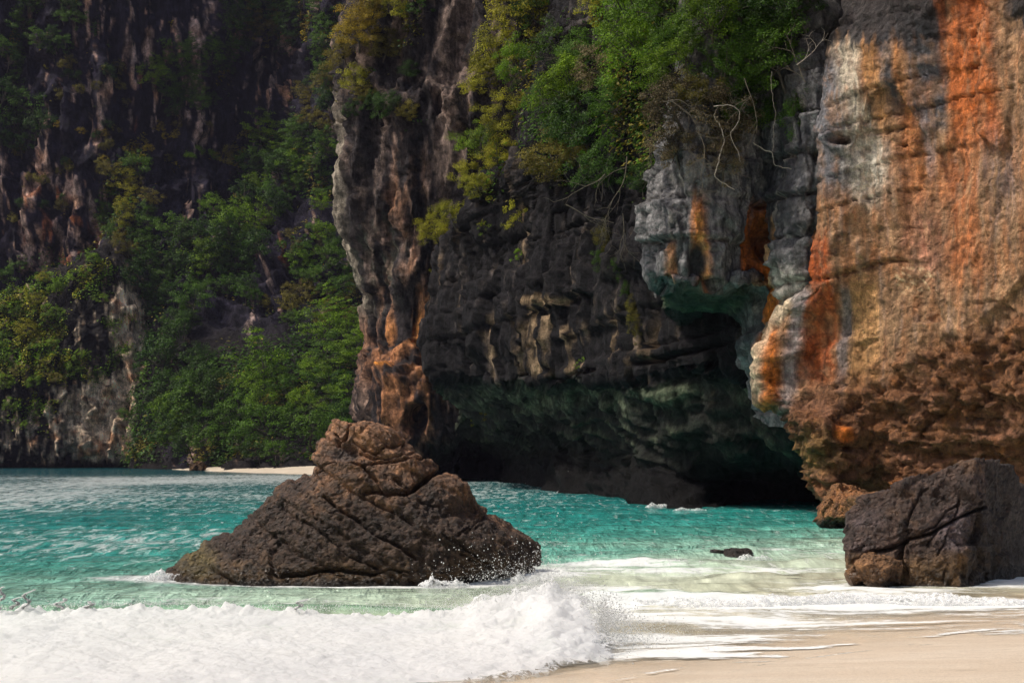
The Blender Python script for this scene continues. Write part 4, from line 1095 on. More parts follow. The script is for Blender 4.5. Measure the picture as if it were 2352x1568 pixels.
alb = lay(alb, lin(146, 104, 72), dry * 0.9)
alb = lay(alb, lin(176, 120, 76), dry * sstep(0.0, 0.4, m2) * 0.7)
alb = lay(alb, lin(96, 78, 66), dry * sstep(0.0, 0.35, mt) * 0.55)
alb = lay(alb, lin(70, 62, 58), dark_in * 0.8)
alb = lay(alb, lin(98, 72, 44), spot(x, y, 1150, 1270, 90, 50, 0.3, 1.2) * sstep(-0.2, 0.3, mt) * 0.8)
alb = lay(alb, lin(104, 78, 48), sstep(1270, 1330, y + 20 * mt) * 0.75)
alb = lay(alb, lin(112, 98, 56), spot(x, y, 450, 1290, 60, 50, 0.3, 1.2) * 0.7)
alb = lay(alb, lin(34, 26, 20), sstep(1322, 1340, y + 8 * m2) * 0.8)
alb = lay(alb, alb * 0.5, crk * 0.5)
tag(link('boulder', mesh_np('boulder', np.concatenate([p]), grid_faces(nr_, na, True)[:, ::-1], {'albedo': alb}), M_ROCK), 'large brown pyramid shaped boulder standing alone in the surf', 'boulder')

# ---- faceted boulders cut by planes
def cut_rock(name, label, cen, planes, n, mat, paint, seed, amp=1.0, sharp=26, group=None, cracks=(), parent=None):
    """a boulder bounded by planes (unit direction, distance): the nearest plane along every direction, edges worn round"""
    u = np.linspace(0.0, math.pi, n); a = np.linspace(0, 2 * math.pi, 2 * n, endpoint=False)
    U, A_ = np.meshgrid(u, a, indexing='ij')
    dirs = np.stack([np.sin(U) * np.cos(A_), np.sin(U) * np.sin(A_), np.cos(U)], -1).reshape(-1, 3)
    t = []
    for nv_, dist in planes:
        nv_ = np.array(nv_, float); nv_ /= np.linalg.norm(nv_)
        c = dirs @ nv_
        t.append(np.where(c > 0.02, dist / np.maximum(c, 0.02), 1e3))
    t = np.array(t)
    r = -np.log(np.exp(-sharp * t / t.min(0)[None]).sum(0)) / sharp * t.min(0)
    p = dirs * r[:, None] + np.array(cen)
    p = p.astype(np.float32)
    x = CX + p[:, 0] / p[:, 1] * F_PX; y = HY - (p[:, 2] - CAM_H) / p[:, 1] * F_PX
    dsp = amp * (0.10 * fbm(p, 0.9, 4, 0.55, seed) + 0.045 * fbm(p, 3.0, 4, 0.6, seed + 2))
    k1, k2, kh = worley(p * 1.7 + 0.3 * fbm(p, 1.2, 2, 0.5, 5)[:, None], seed)
    dsp += amp * ((hash1(kh, 3) - 0.5) * 0.04 + facets(p * 1.25, seed + 3) * 0.14 + facets(p * 3.3, seed + 4) * 0.045)
    d1, d2, kh = worley(p * 9.0, seed + 1)
    dsp += amp * (0.055 * (d1 - 0.45) + 0.035 * fbm(p, 6.0, 3, 0.6, seed + 8))
    wx = x + 5 * fbm(p, 2.0, 3, 0.55, 3); wy = y + 5 * fbm(p, 2.1, 3, 0.55, 8)
    crk = np.zeros(len(x), np.float32)
    for pts, w, dp in cracks:
        g = np.exp(-(polydist(wx, wy, pts) / w) ** 2) * (dirs[:, 1] < 0.3)
        crk = np.maximum(crk, g); dsp -= dp * g
    p = p + dirs.astype(np.float32) * dsp[:, None]
    alb = paint(p, x, y, dirs)
    alb = lay(alb, alb * 0.5, crk * 0.5)
    o = link(name, mesh_np(name, p, grid_faces(n, 2 * n, True)[:, ::-1], {'albedo': alb}), mat, parent)
    if label: tag(o, label, 'boulder', group)
    return o

def plane2(a, b, tilt, Y):
    """the plane through an outline edge a-b of the photograph, its outward normal leaning by tilt towards the viewer"""
    A3, B3 = P(*a, Y), P(*b, Y)
    e = B3 - A3
    ray = (A3 + B3) / 2 - np.array([0, 0, CAM_H])
    nv = np.cross(ray, e); nv /= np.linalg.norm(nv)               # outward for an outline walked clockwise from the seaward end
    if nv @ np.array([-e[2], 0, e[0]]) < 0: nv = -nv
    nv = nv * math.cos(tilt) + np.array([0, 1, 0]) * math.sin(tilt)
    return A3, nv
def planes_from(cen, edges, extra):
    out = []
    cen = np.array(cen)
    for a, b, tilt, Y in edges:
        A3, nv = plane2(a, b, tilt, Y)
        out.append((nv, float((A3 - cen) @ nv)))
    return out + extra
def crop2(pts): return [(1907 + a * .2196, 1033 + b * .2196) for a, b in pts]

def paint_big(p, x, y, dirs):
    mt = fbm(p, 1.0, 4, 0.6, 15); m2 = fbm(p, 5.0, 4, 0.65, 18)
    alb = np.tile(lin(68, 52, 44), (len(x), 1))
    alb = lay(alb, lin(100, 88, 90), (0.9 * spot(x, y, 1985, 1215, 60, 60, 0.2, 1.2) + 0.9 * spot(x, y, 2195, 1215, 60, 60, 0.3, 1.2)) * sstep(-0.4, 0.2, mt))
    alb = lay(alb, lin(112, 84, 60), sstep(0.05, 0.4, mt) * 0.6)
    alb = lay(alb, lin(122, 92, 56), sstep(1255, 1310, y + 14 * mt) * 0.7)
    alb = lay(alb, lin(44, 36, 30), sstep(2215, 2235, x + 0.25 * (y - 1250)) * 0.85)  # side turned from the sun, its shade painted into the colour
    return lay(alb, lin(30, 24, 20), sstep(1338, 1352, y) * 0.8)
cenB = (8.2, 28.2, 0.9)
edges = [((1956, 1290), (1953, 1185), 0.12, 28.0), ((1953, 1185), (2000, 1148), 0.25, 28.0), ((2000, 1150), (2120, 1112), 0.30, 28.0), ((2120, 1112), (2300, 1060), 0.22, 28.2), ((2310, 1062), (2420, 1135), 0.25, 28.6), ((2420, 1135), (2500, 1400), 0.1, 28.6), ((1990, 1300), (1956, 1288), 0.3, 28.0)]
def pl(nv, pt, cen):
    nv = np.array(nv, float); nv /= np.linalg.norm(nv)
    return (nv, float((np.array(pt) - np.array(cen)) @ nv))
extra = [pl((-0.34, -0.86, 0.38), P(2080, 1215, 27.1), cenB), pl((-0.10, -0.97, 0.22), P(2150, 1290, 26.75), cenB), pl((0.72, -0.69, 0.05), P(2232, 1270, 26.9), cenB), pl((0, 0, -1), (8, 28, -0.8), cenB), pl((0, 1, 0.1), (8, 30.2, 1), cenB), pl((0.9, 0.3, 0.1), (11.4, 28.5, 1), cenB)]
cr = [(crop2([(790, 930), (950, 900), (1060, 870), (1200, 780), (1330, 710), (1500, 640), (1600, 600)]), 3.2, 0.26), (crop2([(790, 850), (850, 700), (910, 540), (960, 420), (1030, 390)]), 2.2, 0.14),
      (crop2([(220, 1190), (330, 1150), (430, 1070), (560, 1060), (680, 1010), (790, 960)]), 4.5, 0.34), (crop2([(1120, 1100), (1200, 960), (1240, 830)]), 1.8, 0.08), (crop2([(1020, 990), (1090, 900), (1130, 850)]), 1.8, 0.10),
      (crop2([(1380, 500), (1340, 640), (1300, 720)]), 2.6, 0.16), (crop2([(940, 870), (1100, 800), (1200, 640), (1380, 540)]), 2.0, 0.10), (crop2([(740, 1000), (720, 1150), (760, 1300), (770, 1380)]), 6, 0.36), (crop2([(1180, 1370), (1200, 1250)]), 2, 0.1)]
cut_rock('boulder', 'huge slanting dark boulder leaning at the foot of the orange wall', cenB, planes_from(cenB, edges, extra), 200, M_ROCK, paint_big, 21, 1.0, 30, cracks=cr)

def paint_brown(c1, c2, dark_y=None):
    def f(p, x, y, dirs):
        mt = fbm(p, 1.6, 4, 0.6, 15); m2 = fbm(p, 5.0, 4, 0.65, 18)
        alb = np.tile(c1, (len(x), 1))
        alb = lay(alb, c2, sstep(-0.1, 0.35, mt) * 0.8)
        alb = lay(alb, c1 * 0.5, sstep(0.1, 0.4, m2) * 0.5)
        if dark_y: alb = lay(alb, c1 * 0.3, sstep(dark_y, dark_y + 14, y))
        return alb
    return f
def lump_planes(w, dp, h, rs_, n=13):
    pls = []
    for k in range(n):
        v = rs_.normal(size=3); v /= np.linalg.norm(v)
        e = 1 / math.sqrt((v[0] / w) ** 2 + (v[1] / dp) ** 2 + (v[2] / h) ** 2)
        pls.append((v, e * rs_.uniform(0.78, 1.0)))
    for ax, e in (((1, 0, 0), w), ((-1, 0, 0), w), ((0, 1, 0), dp), ((0, -1, 0), dp), ((0, 0, 1), h), ((0, 0, -1), h)):
        pls.append((np.array(ax, float), e))
    return pls
rs_ = np.random.RandomState(11)
c = P(2012, 1316, 26.9)
cut_rock('boulder', 'small rough brown boulder wedged under the tip of the slanting dark boulder', c, lump_planes(0.47, 0.5, 0.34, rs_), 90, M_ROCK, paint_brown(lin(122, 88, 58), lin(146, 104, 66), 1328), 31, 0.9, 22)
c = P(1952, 1172, 47.6)
cut_rock('boulder', 'orange brown block at the foot of the cliff beside the cave mouth', c, lump_planes(0.95, 1.4, 0.80, rs_), 110, M_ROCK, paint_brown(lin(128, 88, 52), lin(160, 104, 60), 1186), 33, 1.3, 20)
c = P(2040, 1190, 44.5)
cut_rock('boulder', 'brown boulder behind the slanting dark boulder at the cliff foot', c, lump_planes(1.1, 1.4, 0.9, rs_), 80, M_ROCK, paint_brown(lin(120, 84, 52), lin(150, 100, 60)), 35, 1.3, 20)
c = P(2420, 1120, 31.5)
cut_rock('boulder', 'dark boulder at the picture edge beyond the slanting boulder', c, lump_planes(0.5, 0.8, 0.7, rs_), 80, M_ROCK, paint_brown(lin(90, 66, 46), lin(120, 84, 54)), 37, 1.0, 20)
c = P(1694, 1278, 34.2)
cut_rock('rock', 'small dark rock awash in the surf before the cave', c, lump_planes(0.34, 0.35, 0.20, rs_), 60, M_ROCK, paint_brown(lin(56, 48, 44), lin(74, 62, 54)), 39, 0.8, 20)
c = P(1652, 1272, 34.6)
cut_rock('rock', 'lowest flat dark rock barely showing above the surf', c, lump_planes(0.20, 0.22, 0.10, rs_), 50, M_ROCK, paint_brown(lin(56, 48, 44), lin(74, 62, 54)), 41, 0.6, 20)
for k, (bx_, by_, w) in enumerate([(490, 1076, 1.6), (470, 1077, 1.0), (508, 1078, 0.8), (455, 1074, 1.3)]):
    c = P(bx_, by_, 222 - k * 3)
    cut_rock('rock', ['largest dark rock at the end of the far beach', 'brown rock between the outcrop and the far beach', 'smallest rock on the sand of the far beach', 'low brown rock at the waterline beside the pale streaked foot of the far cliff'][k], c, lump_planes(w, w, w * 0.6, rs_), 40, M_FAR, paint_brown(lin(84, 66, 50), lin(120, 92, 66)), 43 + k, 2.0, 20)
# ================================================================== vegetation
def leaf_material(name, c1, c2, gloss=0.12, trans=0.32):
    m, nt, out = new_mat(name)
    b = N(nt, 'ShaderNodeBsdfPrincipled', Roughness=0.5)
    b.inputs['Specular IOR Level'].default_value = gloss
    geo = N(nt, 'ShaderNodeNewGeometry')
    oi = N(nt, 'ShaderNodeObjectInfo')
    big = noise(nt, geo.outputs['Position'], 0.35, 3)
    f = math_n(nt, 'ADD', math_n(nt, 'MULTIPLY', geo.outputs['Random Per Island'], 0.55), math_n(nt, 'MULTIPLY', oi.outputs['Random'], 0.45))
    col = mixc(nt, f, c1, c2)
    v = math_n(nt, 'MULTIPLY', maprange(nt, geo.outputs['Random Per Island'], 0, 1, 0.55, 1.5, False), maprange(nt, big, 0.3, 0.7, 0.55, 1.45))
    sc = N(nt, 'ShaderNodeVectorMath', operation='SCALE')
    nt.links.new(col, sc.inputs[0]); nt.links.new(v, sc.inputs['Scale'])
    nt.links.new(sc.outputs[0], b.inputs['Base Color'])
    tl = N(nt, 'ShaderNodeBsdfTranslucent')
    nt.links.new(sc.outputs[0], tl.inputs['Color'])
    mx = N(nt, 'ShaderNodeMixShader'); mx.inputs[0].default_value = trans
    nt.links.new(b.outputs[0], mx.inputs[1]); nt.links.new(tl.outputs[0], mx.inputs[2])
    nt.links.new(mx.outputs[0], out.inputs['Surface'])
    return m
LEAF = {
    'yellow green': leaf_material('yellow_green_leaves', (0.2188, 0.235, 0.0162), (0.2996, 0.2674, 0.0194)),
    'bright green': leaf_material('bright_green_leaves', (0.0845, 0.182, 0.0091), (0.1495, 0.2257, 0.0109)),
    'mid green': leaf_material('mid_green_leaves', (0.0427, 0.1073, 0.0105), (0.0784, 0.1444, 0.0123)),
    'dark green': leaf_material('dark_green_leaves', (0.0238, 0.066, 0.0092), (0.0432, 0.0871, 0.0101)),
    'olive': leaf_material('olive_leaves', (0.1235, 0.117, 0.0182), (0.1755, 0.143, 0.0234)),
    'golden': leaf_material('golden_leaves', (0.26, 0.208, 0.0182), (0.338, 0.234, 0.0208)),
    'dry brown': leaf_material('dry_brown_leaves', (0.0935, 0.0748, 0.0374), (0.154, 0.121, 0.0605)),
}
def bark(name, c):
    m, nt, out = new_mat(name)
    b = N(nt, 'ShaderNodeBsdfPrincipled', Roughness=0.9)
    pos = N(nt, 'ShaderNodeNewGeometry').outputs['Position']
    nt.links.new(mixc(nt, maprange(nt, noise(nt, pos, 9, 5), 0.3, 0.7, 0, 1), [v * 0.5 for v in c], c), b.inputs['Base Color'])
    nt.links.new(b.outputs[0], out.inputs['Surface'])
    return m
M_BARK = bark('dark_bark', (0.10, 0.085, 0.065))
M_PALE = bark('pale_bark', (0.50, 0.44, 0.36))
M_TWIG = bark('grey_twigs', (0.20, 0.165, 0.12))

def tubes(paths, sides=5):
    """tapered tubes along lists of (point, radius)"""
    V, Fq, base = [], [], 0
    for path in paths:
        pts = np.array([q_[0] for q_ in path], float); rad = np.array([q_[1] for q_ in path], float)
        t = np.gradient(pts, axis=0); t /= np.linalg.norm(t, axis=1)[:, None] + 1e-9
        ref = np.array([0.31, 0.2, 0.93]) if abs(t[0] @ np.array([0.31, 0.2, 0.93])) < 0.9 else np.array([1.0, 0, 0])
        u = np.cross(t, ref); u /= np.linalg.norm(u, axis=1)[:, None] + 1e-9
        w = np.cross(t, u)
        a = np.linspace(0, 2 * math.pi, sides, endpoint=False)
        ring = pts[:, None] + rad[:, None, None] * (np.cos(a)[None, :, None] * u[:, None] + np.sin(a)[None, :, None] * w[:, None])
        V.append(ring.reshape(-1, 3)); Fq.append(grid_faces(len(pts), sides, True) + base); base += len(pts) * sides
    return np.concatenate(V), np.concatenate(Fq)

def leaf_quads(pos, nor, size, rs, lng=1.0, wid=0.55):
    """small pointed leaves, one quad each, folded along nothing, lying across the given normals"""
    n = len(pos)
    r = rs.normal(size=(n, 3))
    u = np.cross(nor, r); u /= np.linalg.norm(u, axis=1)[:, None] + 1e-9
    w = np.cross(nor, u)
    s = size[:, None]
    droop = -nor * s * 0.18
    V = np.stack([pos - u * s * lng * 0.5 + droop, pos + w * s * wid * 0.5, pos + u * s * lng * 0.5 + droop, pos - w * s * wid * 0.5], 1)
    return V.reshape(-1, 3), np.arange(4 * n).reshape(n, 4)

def crown_proto(kind, leafname, seed, nclus, per, leaf, flat=0.42, shape=(1, 1, 0.8), cl=0.30, trunk_base=-1.05):
    """a crown of leaf clumps in tiers on limbs; unit radius, the root at the origin"""
    rs = np.random.RandomState(seed)
    cen = []
    while len(cen) < nclus:
        v = rs.normal(size=3); v /= np.linalg.norm(v)
        r = rs.uniform(0.35, 1.0) ** 0.6
        v = v * r * np.array(shape)
        if v[2] < -0.55 * shape[2] and rs.rand() < 0.7: continue
        if all(np.linalg.norm((v - c_) * np.array([1, 1, 1.4])) > cl * 0.62 for c_ in cen) or rs.rand() < 0.12: cen.append(v)
    cen = np.array(cen)
    cen *= (1 + 0.22 * rs.normal(size=(nclus, 1)))
    P_, N_, S_ = [], [], []
    for c_ in cen:
        k = int(per * rs.uniform(0.6, 1.4))
        rr = cl * rs.uniform(0.7, 1.25)
        v = rs.normal(size=(k, 3)); v /= np.linalg.norm(v, axis=1)[:, None]
        v *= rs.rand(k, 1) ** 0.42
        v[:, 2] = np.where(v[:, 2] < 0, v[:, 2] * 0.45, v[:, 2])
        pos = c_ + v * rr * np.array([1, 1, flat * 1.9])
        nor = np.array([0, 0, 0.75]) + v * 0.9 + c_ * 0.35 + rs.normal(size=(k, 3)) * 0.42
        nor /= np.linalg.norm(nor, axis=1)[:, None]
        P_.append(pos); N_.append(nor); S_.append(leaf * rs.uniform(0.6, 1.35, k))
    Vl, Fl = leaf_quads(np.concatenate(P_), np.concatenate(N_), np.concatenate(S_), rs)
    up = np.array([0, 0, -trunk_base])
    me = mesh_np(kind + '_crown', Vl + up, Fl)
    me.materials.append(LEAF[leafname])
    paths = []
    lean = rs.normal(0, 0.12, 2)
    top = up + np.array([lean[0], lean[1], -0.25])
    tr = [(np.array([0, 0, -0.12]), 0.060), (np.array([lean[0] * 0.2, lean[1] * 0.4, 0.3]), 0.048), (np.array([lean[0] * 0.9, lean[1] * 0.6, 0.6]), 0.040), (top, 0.03)]
    paths.append(tr)
    for c_ in cen[rs.permutation(nclus)[:min(nclus, 16)]]:
        e = up + c_
        f0 = rs.uniform(0.35, 1.0)
        s0 = np.array([0, 0, 0.3]) * (1 - f0) + top * f0
        mid = (s0 + e) / 2 + rs.normal(0, 0.06, 3) - np.array([0, 0, 0.07])
        paths.append([(s0, 0.022), (mid, 0.015), (e, 0.006)])
    Vt, Ft = tubes(paths, 4)
    mt_ = mesh_np(kind + '_trunk', Vt, Ft)
    mt_.materials.append(M_BARK)
    return me, mt_

PROTO = {}
def proto(style, leafname, var):
    key = (style, leafname, var)
    if key not in PROTO:
        sd = (sum(ord(ch) for ch in style + leafname) * 7 + var * 101) % 9973
        if style == 'far':     a = dict(nclus=34, per=70, leaf=0.088, cl=0.30, flat=0.40)
        elif style == 'bush':  a = dict(nclus=17, per=60, leaf=0.13, cl=0.38, flat=0.55, shape=(1, 1, 0.75), trunk_base=-0.75)
        elif style == 'near':  a = dict(nclus=46, per=150, leaf=0.058, cl=0.27, flat=0.45, trunk_base=-0.95)
        elif style == 'sprig': a = dict(nclus=15, per=60, leaf=0.11, cl=0.26, flat=0.45, trunk_base=-0.9)
        elif style == 'hang':  a = dict(nclus=34, per=130, leaf=0.062, cl=0.30, flat=0.8, shape=(0.8, 0.8, 1.2), trunk_base=0.75)
        elif style == 'tier':  a = dict(nclus=40, per=66, leaf=0.085, cl=0.34, flat=0.20, shape=(1, 1, 1.0), trunk_base=-1.2)
        PROTO[key] = crown_proto(style, leafname, sd, **{**dict(shape=(1, 1, 0.85)), **a})
    return PROTO[key]

_rt = random.Random(5)
def place_plant(name, label, cat, x, y, r_px, style, leafname, group=None, out=0.55, var=None, stretch=(1, 1, 1), upf=0.9):
    """a plant rooted on the rock seen at (x, y+), its crown showing at (x, y)"""
    h = None
    for dy in (0.55, 0.3, 0.8, 0.1, 0.0, -0.3):
        h = hit(x, y + r_px * dy)
        if h: break
    if not h: return None
    loc, nor, dist = h
    r = r_px / F_PX * loc.y
    me, mt_ = proto(style, leafname, _rt.randrange(3) if var is None else var)
    up = Vector((0, 0, upf)) + Vector((nor.x, nor.y, nor.z * 0.3)) * out
    if style == 'hang': up = Vector((0, 0, 1.0)) - Vector((nor.x, nor.y, 0)) * 0.35
    qz = up.to_track_quat('Z', 'Y') @ Quaternion((0, 0, 1), _rt.uniform(0, 6.28))
    o = thing(name, label, cat, loc, group)
    o.rotation_mode = 'QUATERNION'
    o.rotation_quaternion = qz
    o.scale = (r * stretch[0], r * stretch[1], r * stretch[2])
    c_ = bpy.data.objects.new('crown', me); C.objects.link(c_); c_.parent = o
    t_ = bpy.data.objects.new('trunk', mt_); C.objects.link(t_); t_.parent = o
    return o

# ---- trees one can point at on the near cliffs: (x, y, crown radius in print pixels, style, leaf colour, label)
NEAR = [
 (1195, 60, 66, 'near', 'yellow green', 'bright yellow green tree at the upper edge between pillar and headland'),
 (1165, 150, 58, 'near', 'yellow green', 'yellow green tree leaning out below the highest tree of the headland edge'),
 (1130, 190, 38, 'near', 'yellow green', 'small pale yellow green tree jutting out from the headland edge'),
 (1215, 160, 44, 'near', 'bright green', 'bright green bushy tree tucked against the grey rock spine'),
 (1250, 20, 60, 'near', 'mid green', 'green tree at the top of the grey rock spine'),
 (1165, 285, 46, 'near', 'yellow green', 'rounded yellow green bush on the headland edge below the rock spine'),
 (1120, 350, 46, 'near', 'bright green', 'dense green bush hanging on the headland edge beside two dark hollows'),
 (1150, 375, 40, 'near', 'yellow green', 'yellow green bush beside the black rock slabs'),
 (1078, 410, 40, 'near', 'yellow green', 'yellow green bush at the shoulder of the headland edge'),
 (1105, 440, 34, 'near', 'yellow green', 'low yellow green bush spreading over the headland shoulder'),
 (1045, 500, 32, 'near', 'yellow green', 'yellow green shrub on the steep headland edge below the shoulder'),
 (1010, 545, 34, 'near', 'yellow green', 'lowest large yellow green shrub on the headland edge'),
 (988, 630, 15, 'sprig', 'yellow green', 'narrow green tuft clinging to the corner of the dark headland'),
 (1300, 140, 58, 'near', 'mid green', 'green tree growing in the cleft beside the rock spine'),
 (1352, 130, 46, 'near', 'mid green', 'grey green tree with spread crown behind the cleft tree'),
 (1345, 210, 60, 'near', 'bright green', 'leafy green tree over the dark ledge'),
 (1285, 235, 46, 'near', 'mid green', 'green shrub overhanging the black slabs'),
 (1300, 310, 56, 'near', 'mid green', 'dark leafed tree in the middle of the headland'),
 (1355, 300, 66, 'near', 'dark green', 'dark shaded tree under the leafy canopy of the headland'),
 (1285, 385, 60, 'near', 'olive', 'olive yellow tree sweeping outward above the dark wall'),
 (1340, 370, 50, 'near', 'olive', 'olive tree behind the sweeping olive tree'),
 (1415, 175, 56, 'near', 'dry brown', 'brownish tree with dull leaves in the canopy'),
 (1440, 250, 52, 'near', 'mid green', 'green tree below the brownish tree'),
 (1400, 40, 44, 'near', 'yellow green', 'yellow tipped tree at the top of the canopy'),
 (1460, 60, 76, 'near', 'bright green', 'tall bright green tree in the heart of the canopy'),
 (1500, 150, 78, 'near', 'bright green', 'broad bright green crown hanging over the grey buttress'),
 (1560, 40, 70, 'near', 'mid green', 'green tree at the top beside the tall bright tree'),
 (1590, 110, 64, 'near', 'mid green', 'green tree hanging above the tangle of dry twigs'),
 (1640, 70, 60, 'near', 'bright green', 'light green tree with sunlit tips at the top'),
 (1700, 40, 84, 'near', 'dark green', 'dark tree at the top above the buttress'),
 (1780, 60, 86, 'near', 'dark green', 'broad dark tree beside the dark crust of the orange wall'),
 (1850, 20, 70, 'near', 'dark green', 'dark tree touching the top of the orange wall'),
 (1720, 140, 76, 'near', 'mid green', 'drooping green tree above the jointed grey rock'),
 (1560, 180, 60, 'near', 'bright green', 'light green crown drooping over the head of the grey buttress'),
 (1640, 180, 62, 'near', 'mid green', 'green crown covering the head of the grey buttress'),
 (1600, 230, 46, 'near', 'olive', 'olive shrub at the head of the dry tangle'),
 (1700, 260, 46, 'near', 'dark green', 'dark shrub between the twisted vines and the hanging foliage'),
 (1800, 160, 70, 'near', 'mid green', 'drooping tree beside the bare branches'),
 (1770, 215, 44, 'hang', 'bright green', 'bright green hanging foliage below the drooping trees'),
 (1690, 200, 40, 'hang', 'bright green', 'light green hanging foliage over the twisted vines'),
 (1830, 205, 38, 'hang', 'mid green', 'hanging foliage near the edge of the orange wall'),
 (1570, 260, 60, 'near', 'dry brown', 'dry brown shrub hanging over the grey buttress'),
 (1640, 300, 66, 'near', 'dry brown', 'large dry twiggy shrub around the twisted vines'),
 (1560, 350, 50, 'near', 'dry brown', 'dry shrub on the pale grey ledge'),
 (1660, 380, 46, 'near', 'dry brown', 'lowest dry shrub above the orange streak'),
 (1480, 330, 60, 'near', 'dark green', 'dark shrub in the shade beside the buttress'),
 (1410, 400, 56, 'near', 'dark green', 'dark shrub with drooping branches under the olive tree'),
 (1480, 430, 40, 'near', 'dark green', 'dark green bush against the corner of the grey buttress'),
 (1205, 495, 30, 'sprig', 'yellow green', 'bright sprig on the black slabs'),
 (1180, 520, 18, 'sprig', 'yellow green', 'small bright sprig beside the larger sprig on the black slabs'),
 (1122, 528, 15, 'sprig', 'bright green', 'tiny sprig on the upper black slabs'),
 (1195, 594, 17, 'sprig', 'bright green', 'lone sprig in the middle of the black wall'),
 (1112, 515, 10, 'sprig', 'yellow green', 'tiniest sprig near the headland shoulder'),
 (1395, 500, 30, 'hang', 'olive', 'olive fronds hanging down the dark wall'),
 (1385, 560, 22, 'hang', 'mid green', 'green fronds below the olive fronds'),
 (1340, 838, 13, 'sprig', 'bright green', 'small green sprig on the lip of the cave roof'),
 (1108, 968, 18, 'sprig', 'yellow green', 'grassy tuft hanging under the overhang'),
 (1132, 950, 20, 'sprig', 'olive', 'olive tuft beside the grassy tuft under the overhang'),
 (825, 95, 44, 'near', 'golden', 'golden tree at the outer edge of the pillar'),
 (862, 60, 46, 'near', 'golden', 'golden green tree near the top of the pillar'),
 (905, 25, 44, 'near', 'yellow green', 'yellow green tree crowning the pillar'),
 (880, 120, 34, 'near', 'olive', 'olive shrub under the golden trees'),
 (960, 25, 26, 'sprig', 'mid green', 'thin branch with leaves at the top of the pillar'),
 (800, 135, 34, 'near', 'olive', 'olive bush on the shaded side of the pillar top'),
 (815, 195, 30, 'near', 'yellow green', 'yellow green bush on the pillar ledge'),
 (840, 222, 22, 'near', 'olive', 'small olive bush below the pillar ledge'),
 (910, 250, 34, 'near', 'dark green', 'dark bush in the middle of the pillar'),
 (935, 262, 22, 'near', 'olive', 'olive bush beside the dark pillar bush'),
 (870, 245, 26, 'near', 'dark green', 'dark fern clump on the pillar'),
 (945, 170, 22, 'near', 'dark green', 'small dark clump high on the pillar'),
 (820, 255, 20, 'near', 'dark green', 'dark clump hanging at the pillar edge'),
]
for x_, y_, r_, st, lf, lab in NEAR:
    place_plant('cliff_tree' if st == 'near' else 'cliff_plant', lab, 'tree' if st == 'near' else 'plant', x_, y_, r_ * 1.22, st, lf, 'plants on the near cliffs', out=0.55, var=_rt.randrange(3))

# creeper running down the dark wall
for k, (x_, y_, r_) in enumerate([(1415, 590, 14), (1428, 615, 15), (1440, 645, 17), (1452, 675, 20), (1462, 705, 22), (1468, 735, 20)]):
    place_plant('creeper', ['topmost tuft of the creeper on the dark wall', 'second tuft of the creeper on the dark wall', 'third tuft of the creeper where it widens', 'broad tuft of the creeper on the dark wall', 'broadest tuft of the creeper, olive green', 'lowest olive tuft of the creeper on the dark wall'][k], 'creeper', x_, y_, r_, 'hang', 'olive' if k > 2 else 'mid green', 'tufts of the creeper on the dark wall')

# ---- woods of the far slope and shrubs on the far wall: ellipses (cx, cy, rx, ry), count, radius range, style, colours, words
WOOD = [
 ((600, 960, 235, 90), 60, (34, 62), 'far', ['mid green', 'dark green', 'mid green', 'bright green'], 'leafy tree at the foot of the far slope behind the small beach'),
 ((430, 900, 70, 150), 22, (30, 54), 'far', ['dark green', 'dark green'], 'dark tree on the far slope close beside the outcrop'),
 ((790, 850, 70, 150), 26, (34, 58), 'tier', ['mid green', 'bright green', 'bright green'], 'tall layered tree of the far slope beside the pillar'),
 ((440, 640, 130, 110), 48, (26, 48), 'far', ['dark green', 'dark green', 'mid green'], 'leafy tree in the dense wood of the far slope above the outcrop'),
 ((520, 560, 90, 80), 24, (26, 46), 'far', ['mid green', 'bright green', 'dark green'], 'leafy tree in the upper wood of the far slope'),
 ((290, 480, 55, 110), 20, (20, 36), 'far', ['olive', 'yellow green', 'mid green'], 'olive tree in the gully above the outcrop'),
 ((610, 420, 100, 70), 26, (24, 44), 'far', ['mid green', 'dark green', 'bright green'], 'leafy tree in the wooded gully of the far wall'),
 ((650, 340, 60, 60), 12, (22, 40), 'tier', ['mid green', 'bright green'], 'layered tree high in the wooded gully'),
 ((740, 610, 60, 60), 12, (24, 42), 'far', ['bright green', 'mid green'], 'leafy tree on the dark ledge beside the pillar'),
 ((745, 420, 46, 70), 10, (20, 38), 'far', ['mid green', 'bright green'], 'leafy tree on the far wall close to the pillar'),
 ((740, 250, 50, 90), 16, (20, 38), 'far', ['dark green', 'mid green', 'olive'], 'dark tree high on the far wall beside the pillar'),
 ((765, 130, 44, 90), 14, (20, 38), 'far', ['dark green', 'olive', 'mid green'], 'shaded tree at the top of the far wall beside the pillar'),
 ((700, 700, 150, 50), 14, (20, 36), 'far', ['olive', 'mid green', 'olive'], 'olive tree in the middle of the far slope'),
]
